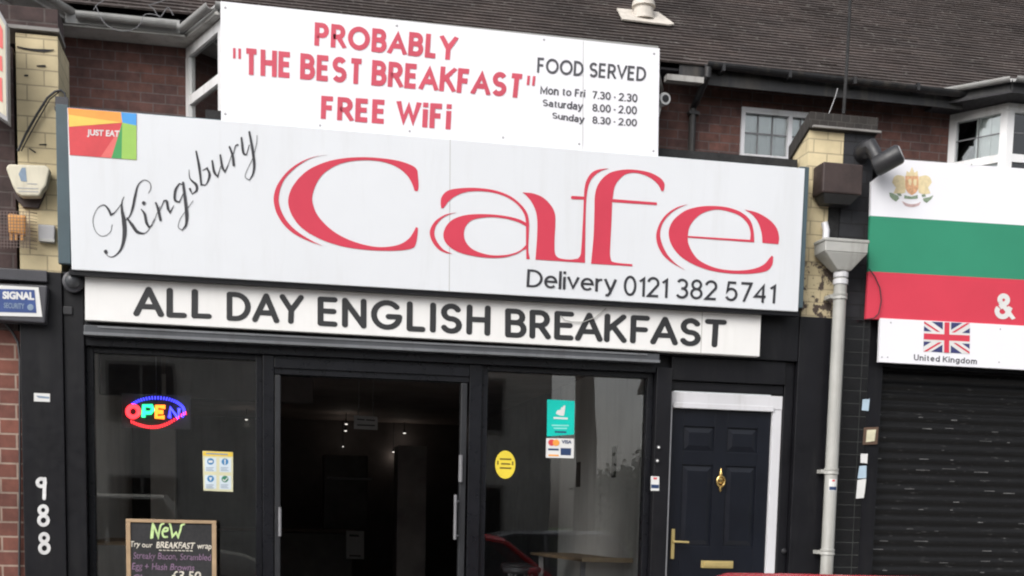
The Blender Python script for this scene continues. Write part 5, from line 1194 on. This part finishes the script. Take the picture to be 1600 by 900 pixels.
# ================================================================== vehicles
def make_car(name, label, cat, loc, paintm, roof_z=1.38, L_=3.7, hw=.82, van=False, flip=1):
    """hatchback pointing to +x; z = 0 at the road"""
    t = thing(name, label, cat, loc); X, Y, Z = loc
    def W(x, y, z): return (X + flip * x, Y + y, Z + z)
    belt = .92 if not van else 1.05
    stn = [(-L_ / 2, .35, .80, .70), (-L_ / 2 + .10, .24, belt - .02, .78), (-L_ / 2 + .5, .20, belt, .82), (-.4, .20, belt - .01, .82), (.45, .20, belt - .03, .82), (L_ / 2 - 1.0, .20, belt - .07, .82), (L_ / 2 - .35, .22, belt - .17, .80), (L_ / 2 - .06, .26, belt - .30, .74), (L_ / 2, .34, .55, .64)]
    vs = []; n = 11
    for x, zb_, zt_, w_ in stn:
        w_ *= hw / .82; zm = zb_ + (zt_ - zb_) * .45
        pr = [(-w_ * .86, zb_), (-w_ * .97, zb_ + .08), (-w_, zm), (-w_ * .97, zt_ - .08), (-w_ * .90, zt_ - .01), (0, zt_ + .02), (w_ * .90, zt_ - .01), (w_ * .97, zt_ - .08), (w_, zm), (w_ * .97, zb_ + .08), (w_ * .86, zb_)]
        vs += [W(x, y, z) for y, z in pr]
    m_ = len(stn)
    fc = [(k * n + i, k * n + (i + 1) % n, (k + 1) * n + (i + 1) % n, (k + 1) * n + i) for k in range(m_ - 1) for i in range(n)] + [tuple(range(n)), tuple(range(m_ * n - 1, (m_ - 1) * n - 1, -1))]
    body = MB().add(vs, fc).build('body', M[paintm], t, 0, True)
    # greenhouse: glass shell with painted roof on top
    if van: gs = [(-L_ / 2 + .06, belt, .76), (-L_ / 2 + .10, roof_z, .70), (.55, roof_z, .70), (1.15, belt - .03, .74)]
    else: gs = [(-L_ / 2 + .14, belt - .02, .72), (-L_ / 2 + .42, roof_z - .06, .58), (-L_ / 2 + .62, roof_z, .575), (.15, roof_z - .01, .58), (.42, roof_z - .06, .59), (1.02, belt - .05, .70)]
    k_ = hw / .82
    gv = []
    for x, z, w_ in gs:
        w_ *= k_; wb2 = .76 * k_
        gv += [W(x, -wb2 if z > belt + .1 else -w_, belt - .03), W(x, -w_, z - .035), W(x, -w_ * .8, z - .005), W(x, 0, z + .012), W(x, w_ * .8, z - .005), W(x, w_, z - .035), W(x, wb2 if z > belt + .1 else w_, belt - .03)]
    n = 7; m_ = len(gs)
    fg = [(k * n + i, k * n + i + 1, (k + 1) * n + i + 1, (k + 1) * n + i) for k in range(m_ - 1) for i in range(n - 1)] + [tuple(range(n)), tuple(range(m_ * n - 1, (m_ - 1) * n - 1, -1))]
    MB().add(gv, fg).build('window_glass', M['car_glass'], t, 0, True)
    hi = [g_ for g_ in gs if g_[1] > roof_z - .08]; rv = []
    for x, z, w_ in hi:
        w_ *= k_; rv += [W(x, -w_ - .012, z - .06), W(x, -w_ - .004, z - .025), W(x, -w_ * .8, z + .008), W(x, 0, z + .026), W(x, w_ * .8, z + .008), W(x, w_ + .004, z - .025), W(x, w_ + .012, z - .06)]
    m_ = len(hi)
    fr_ = [(k * n + i, k * n + i + 1, (k + 1) * n + i + 1, (k + 1) * n + i) for k in range(m_ - 1) for i in range(n - 1)] + [tuple(range(n)), tuple(range(m_ * n - 1, (m_ - 1) * n - 1, -1))]
    MB().add(rv, fr_).build('roof', M[paintm], t, 0, True)
    pil = MB()
    for s_ in (-1, 1):
        a_, b_ = gs[0], hi[0]; pil.tube([W(a_[0], s_ * .74 * k_, belt - .03), W(b_[0], s_ * b_[2] * k_, b_[1] - .04)], .05, 6)
        a_, b_ = gs[-1], hi[-1]; pil.tube([W(a_[0], s_ * .72 * k_, belt - .05), W(b_[0], s_ * b_[2] * k_, b_[1] - .04)], .035, 6)
        pil.tube([W(-.35, s_ * .765 * k_, belt - .03), W(-.35, s_ * .59 * k_, roof_z - .05)], .04, 6)
    pil.build('pillar', M[paintm], t)
    if van:
        sd_ = MB()
        for s_ in (-1, 1): sd_.hexa([W(-L_ / 2 + .1, s_ * .785, belt - .04), W(.0, s_ * .785, belt - .04), W(.0, s_ * .715, roof_z - .05), W(-L_ / 2 + .13, s_ * .715, roof_z - .05)], [W(-L_ / 2 + .1, s_ * .765, belt - .04), W(.0, s_ * .765, belt - .04), W(.0, s_ * .70, roof_z - .05), W(-L_ / 2 + .13, s_ * .70, roof_z - .05)])
        sd_.build('side_panel', M[paintm], t)
    for x in (-L_ / 2 + .68, L_ / 2 - .75):
        for s_ in (-1, 1):
            wh = thing2 = MB().lathe(W(x, s_ * (hw - .10), .29), [(.20, -.09), (.28, -.09), (.29, -.06), (.29, .06), (.28, .09), (.20, .09)], (0, s_, 0), 24).build('wheel', M['tyre'], t, 0, True)
            rm_ = MB().lathe(W(x, s_ * (hw - .10), .29), [(.205, .06), (.19, .085), (.06, .075), (.04, .095)], (0, s_, 0), 20).build('rim', M['alloy'], wh, 0, True)
    for s_ in (-1, 1):
        MB().lathe(W(L_ / 2 - .10, s_ * .58 * k_, .62), [(.10, -.08), (.10, .03), (.07, .06)], (flip, 0, .25), 14).build('headlight', M['lamp_clear'], t, 0, True)
        MB().box(*sorted((X + flip * (-L_ / 2 - .005), X + flip * (-L_ / 2 + .16))), Y + s_ * .66 * k_ - .08, Y + s_ * .66 * k_ + .08, Z + .66, Z + .86).build('tail_light', M['tail_red'], t, .02)
        MB().lathe(W(.72, s_ * (.86 * k_), belt + .04), [(.02, -.07), (.07, -.05), (.08, .03), (.04, .06)], (flip, 0, 0), 10).build('door_mirror', M[paintm], t, 0, True)
    return t
edge = P(1165, 893, -6.4)
make_car('red_car', 'red hatchback out on the road, only its roof top showing at the bottom edge', 'car', (edge.x + 1.35, -6.4, -.45), 'car_red', edge.z + .45 - .03)
make_car('parked_car', 'dark grey hatchback parked across the road, mirrored in the right shop window', 'car', (4.3, -10.3, -.45), 'car_grey', 1.45, 3.9, .82, False, -1)
make_car('parked_van', 'pale van parked across the road, mirrored in the left shop window', 'van', (-1.9, -12.6, -.40), 'van_white', 1.85, 4.4, .86, True, 1)

# ================================================================== across the road (mirrored in the shop glass)
def house(x0, x1, y, zr, label):
    h = thing('opposite_house', label, 'house', ((x0 + x1) / 2, y, -.4), 'houses across the road')
    yb = y - 7
    wl = MB().box(x0, x1, yb, y, -.5, zr).build('wall', M['pale_render'], h)
    MB().hexa([(x0 - .2, y + .3, zr), (x1 + .2, y + .3, zr), (x1 + .2, (y + yb) / 2, zr + 2.6), (x0 - .2, (y + yb) / 2, zr + 2.6)], [(x0 - .2, y + .3, zr + .001), (x1 + .2, y + .3, zr + .001), (x1 + .2, (y + yb) / 2 - .02, zr + 2.7), (x0 - .2, (y + yb) / 2 - .02, zr + 2.7)]).hexa([(x0 - .2, yb - .3, zr), (x1 + .2, yb - .3, zr), (x1 + .2, (y + yb) / 2, zr + 2.6), (x0 - .2, (y + yb) / 2, zr + 2.6)], [(x0 - .2, yb - .3, zr + .1), (x1 + .2, yb - .3, zr + .1), (x1 + .2, (y + yb) / 2, zr + 2.71), (x0 - .2, (y + yb) / 2, zr + 2.71)]).build('roof', M['roof_tile'], h)
    n = max(1, int((x1 - x0) / 3))
    for i in range(n):
        cx_ = x0 + (x1 - x0) * (i + .5) / n
        for z0, z1 in ((.6, 2.0), (3.2, 4.5)):
            f = MB().box(cx_ - .75, cx_ + .75, y, y + .06, z0, z1).build('window', M['soffit_grey'], h)
            MB().box(cx_ - .68, cx_ - .03, y + .062, y + .068, z0 + .07, z1 - .07).box(cx_ + .03, cx_ + .68, y + .062, y + .068, z0 + .07, z1 - .07).build('pane', M['black_frame'], f)
    MB().box(x0 + .5, x0 + 1.3, (y + yb) / 2 - .4, (y + yb) / 2 + .4, zr + 2.2, zr + 3.6).build('chimney', M['opposite_brick'], h)
gx0 = P(866, 610, 20).x; gx1 = P(1014, 610, 27).x
house(-16, -4.6, -20, 5.0, 'pale rendered house across the road, far left of the row')
house(-4.2, gx0, -20, 5.0, 'pale rendered house across the road, left of the gap with the tree')
house(gx1, gx1 + 10, -20, 5.0, 'pale rendered house across the road, right of the gap with the tree')
def tree(x, y, z, h, cr_r, label, seed, r0=.13, low=.0):
    rnd = random.Random(seed); t = thing('street_tree', label, 'tree', (x, y, z))
    pts_ = [Vector((x, y, z)), Vector((x + .05, y, z + h * .3)), Vector((x - .1, y, z + h * .6)), Vector((x, y, z + h * .9))]
    tr = MB().tube(pts_, [r0 * 1.15, r0, r0 * .8, .03], 8); lf = MB()
    for k in range(26):
        a = rnd.uniform(0, 6.28); b0 = pts_[1].lerp(pts_[3], rnd.uniform(low, .95)); ln_ = cr_r * rnd.uniform(.5, 1)
        tip = b0 + Vector((math.cos(a) * ln_, math.sin(a) * ln_, ln_ * rnd.uniform(.1, .8))); tr.tube([b0, b0.lerp(tip, .5) + Vector((0, 0, .1)), tip], [.035, .022, .008], 5)
        for j in range(150):
            c_ = b0.lerp(tip, rnd.uniform(.35, 1.08)) + Vector((rnd.gauss(0, .22), rnd.gauss(0, .22), rnd.gauss(0, .18)))
            d1 = Vector((rnd.gauss(0, 1), rnd.gauss(0, 1), rnd.gauss(0, .6))).normalized(); d2 = d1.orthogonal().normalized(); s_ = rnd.uniform(.05, .09)
            lf.add([c_ - d1 * s_, c_ + d2 * s_ * .5, c_ + d1 * s_, c_ - d2 * s_ * .5], [(0, 1, 2, 3)])
    tr.build('trunk', M['bark'], t); lf.build('crown', M['leaf'], t)
tree(P(1008, 640, 18).x, -18, -.4, 3.4, 1.15, 'low leafy tree across the road, mirrored at the right edge of the right shop window', 4)
tall = P(920, 600, 17).x  # added trunk, placed to block part of the mirrored sky
tree(tall, -17, -.4, 9.5, 2.2, 'invented tall tree across the road, its trunk darkening a strip of the right window reflection', 9, .24, .55)
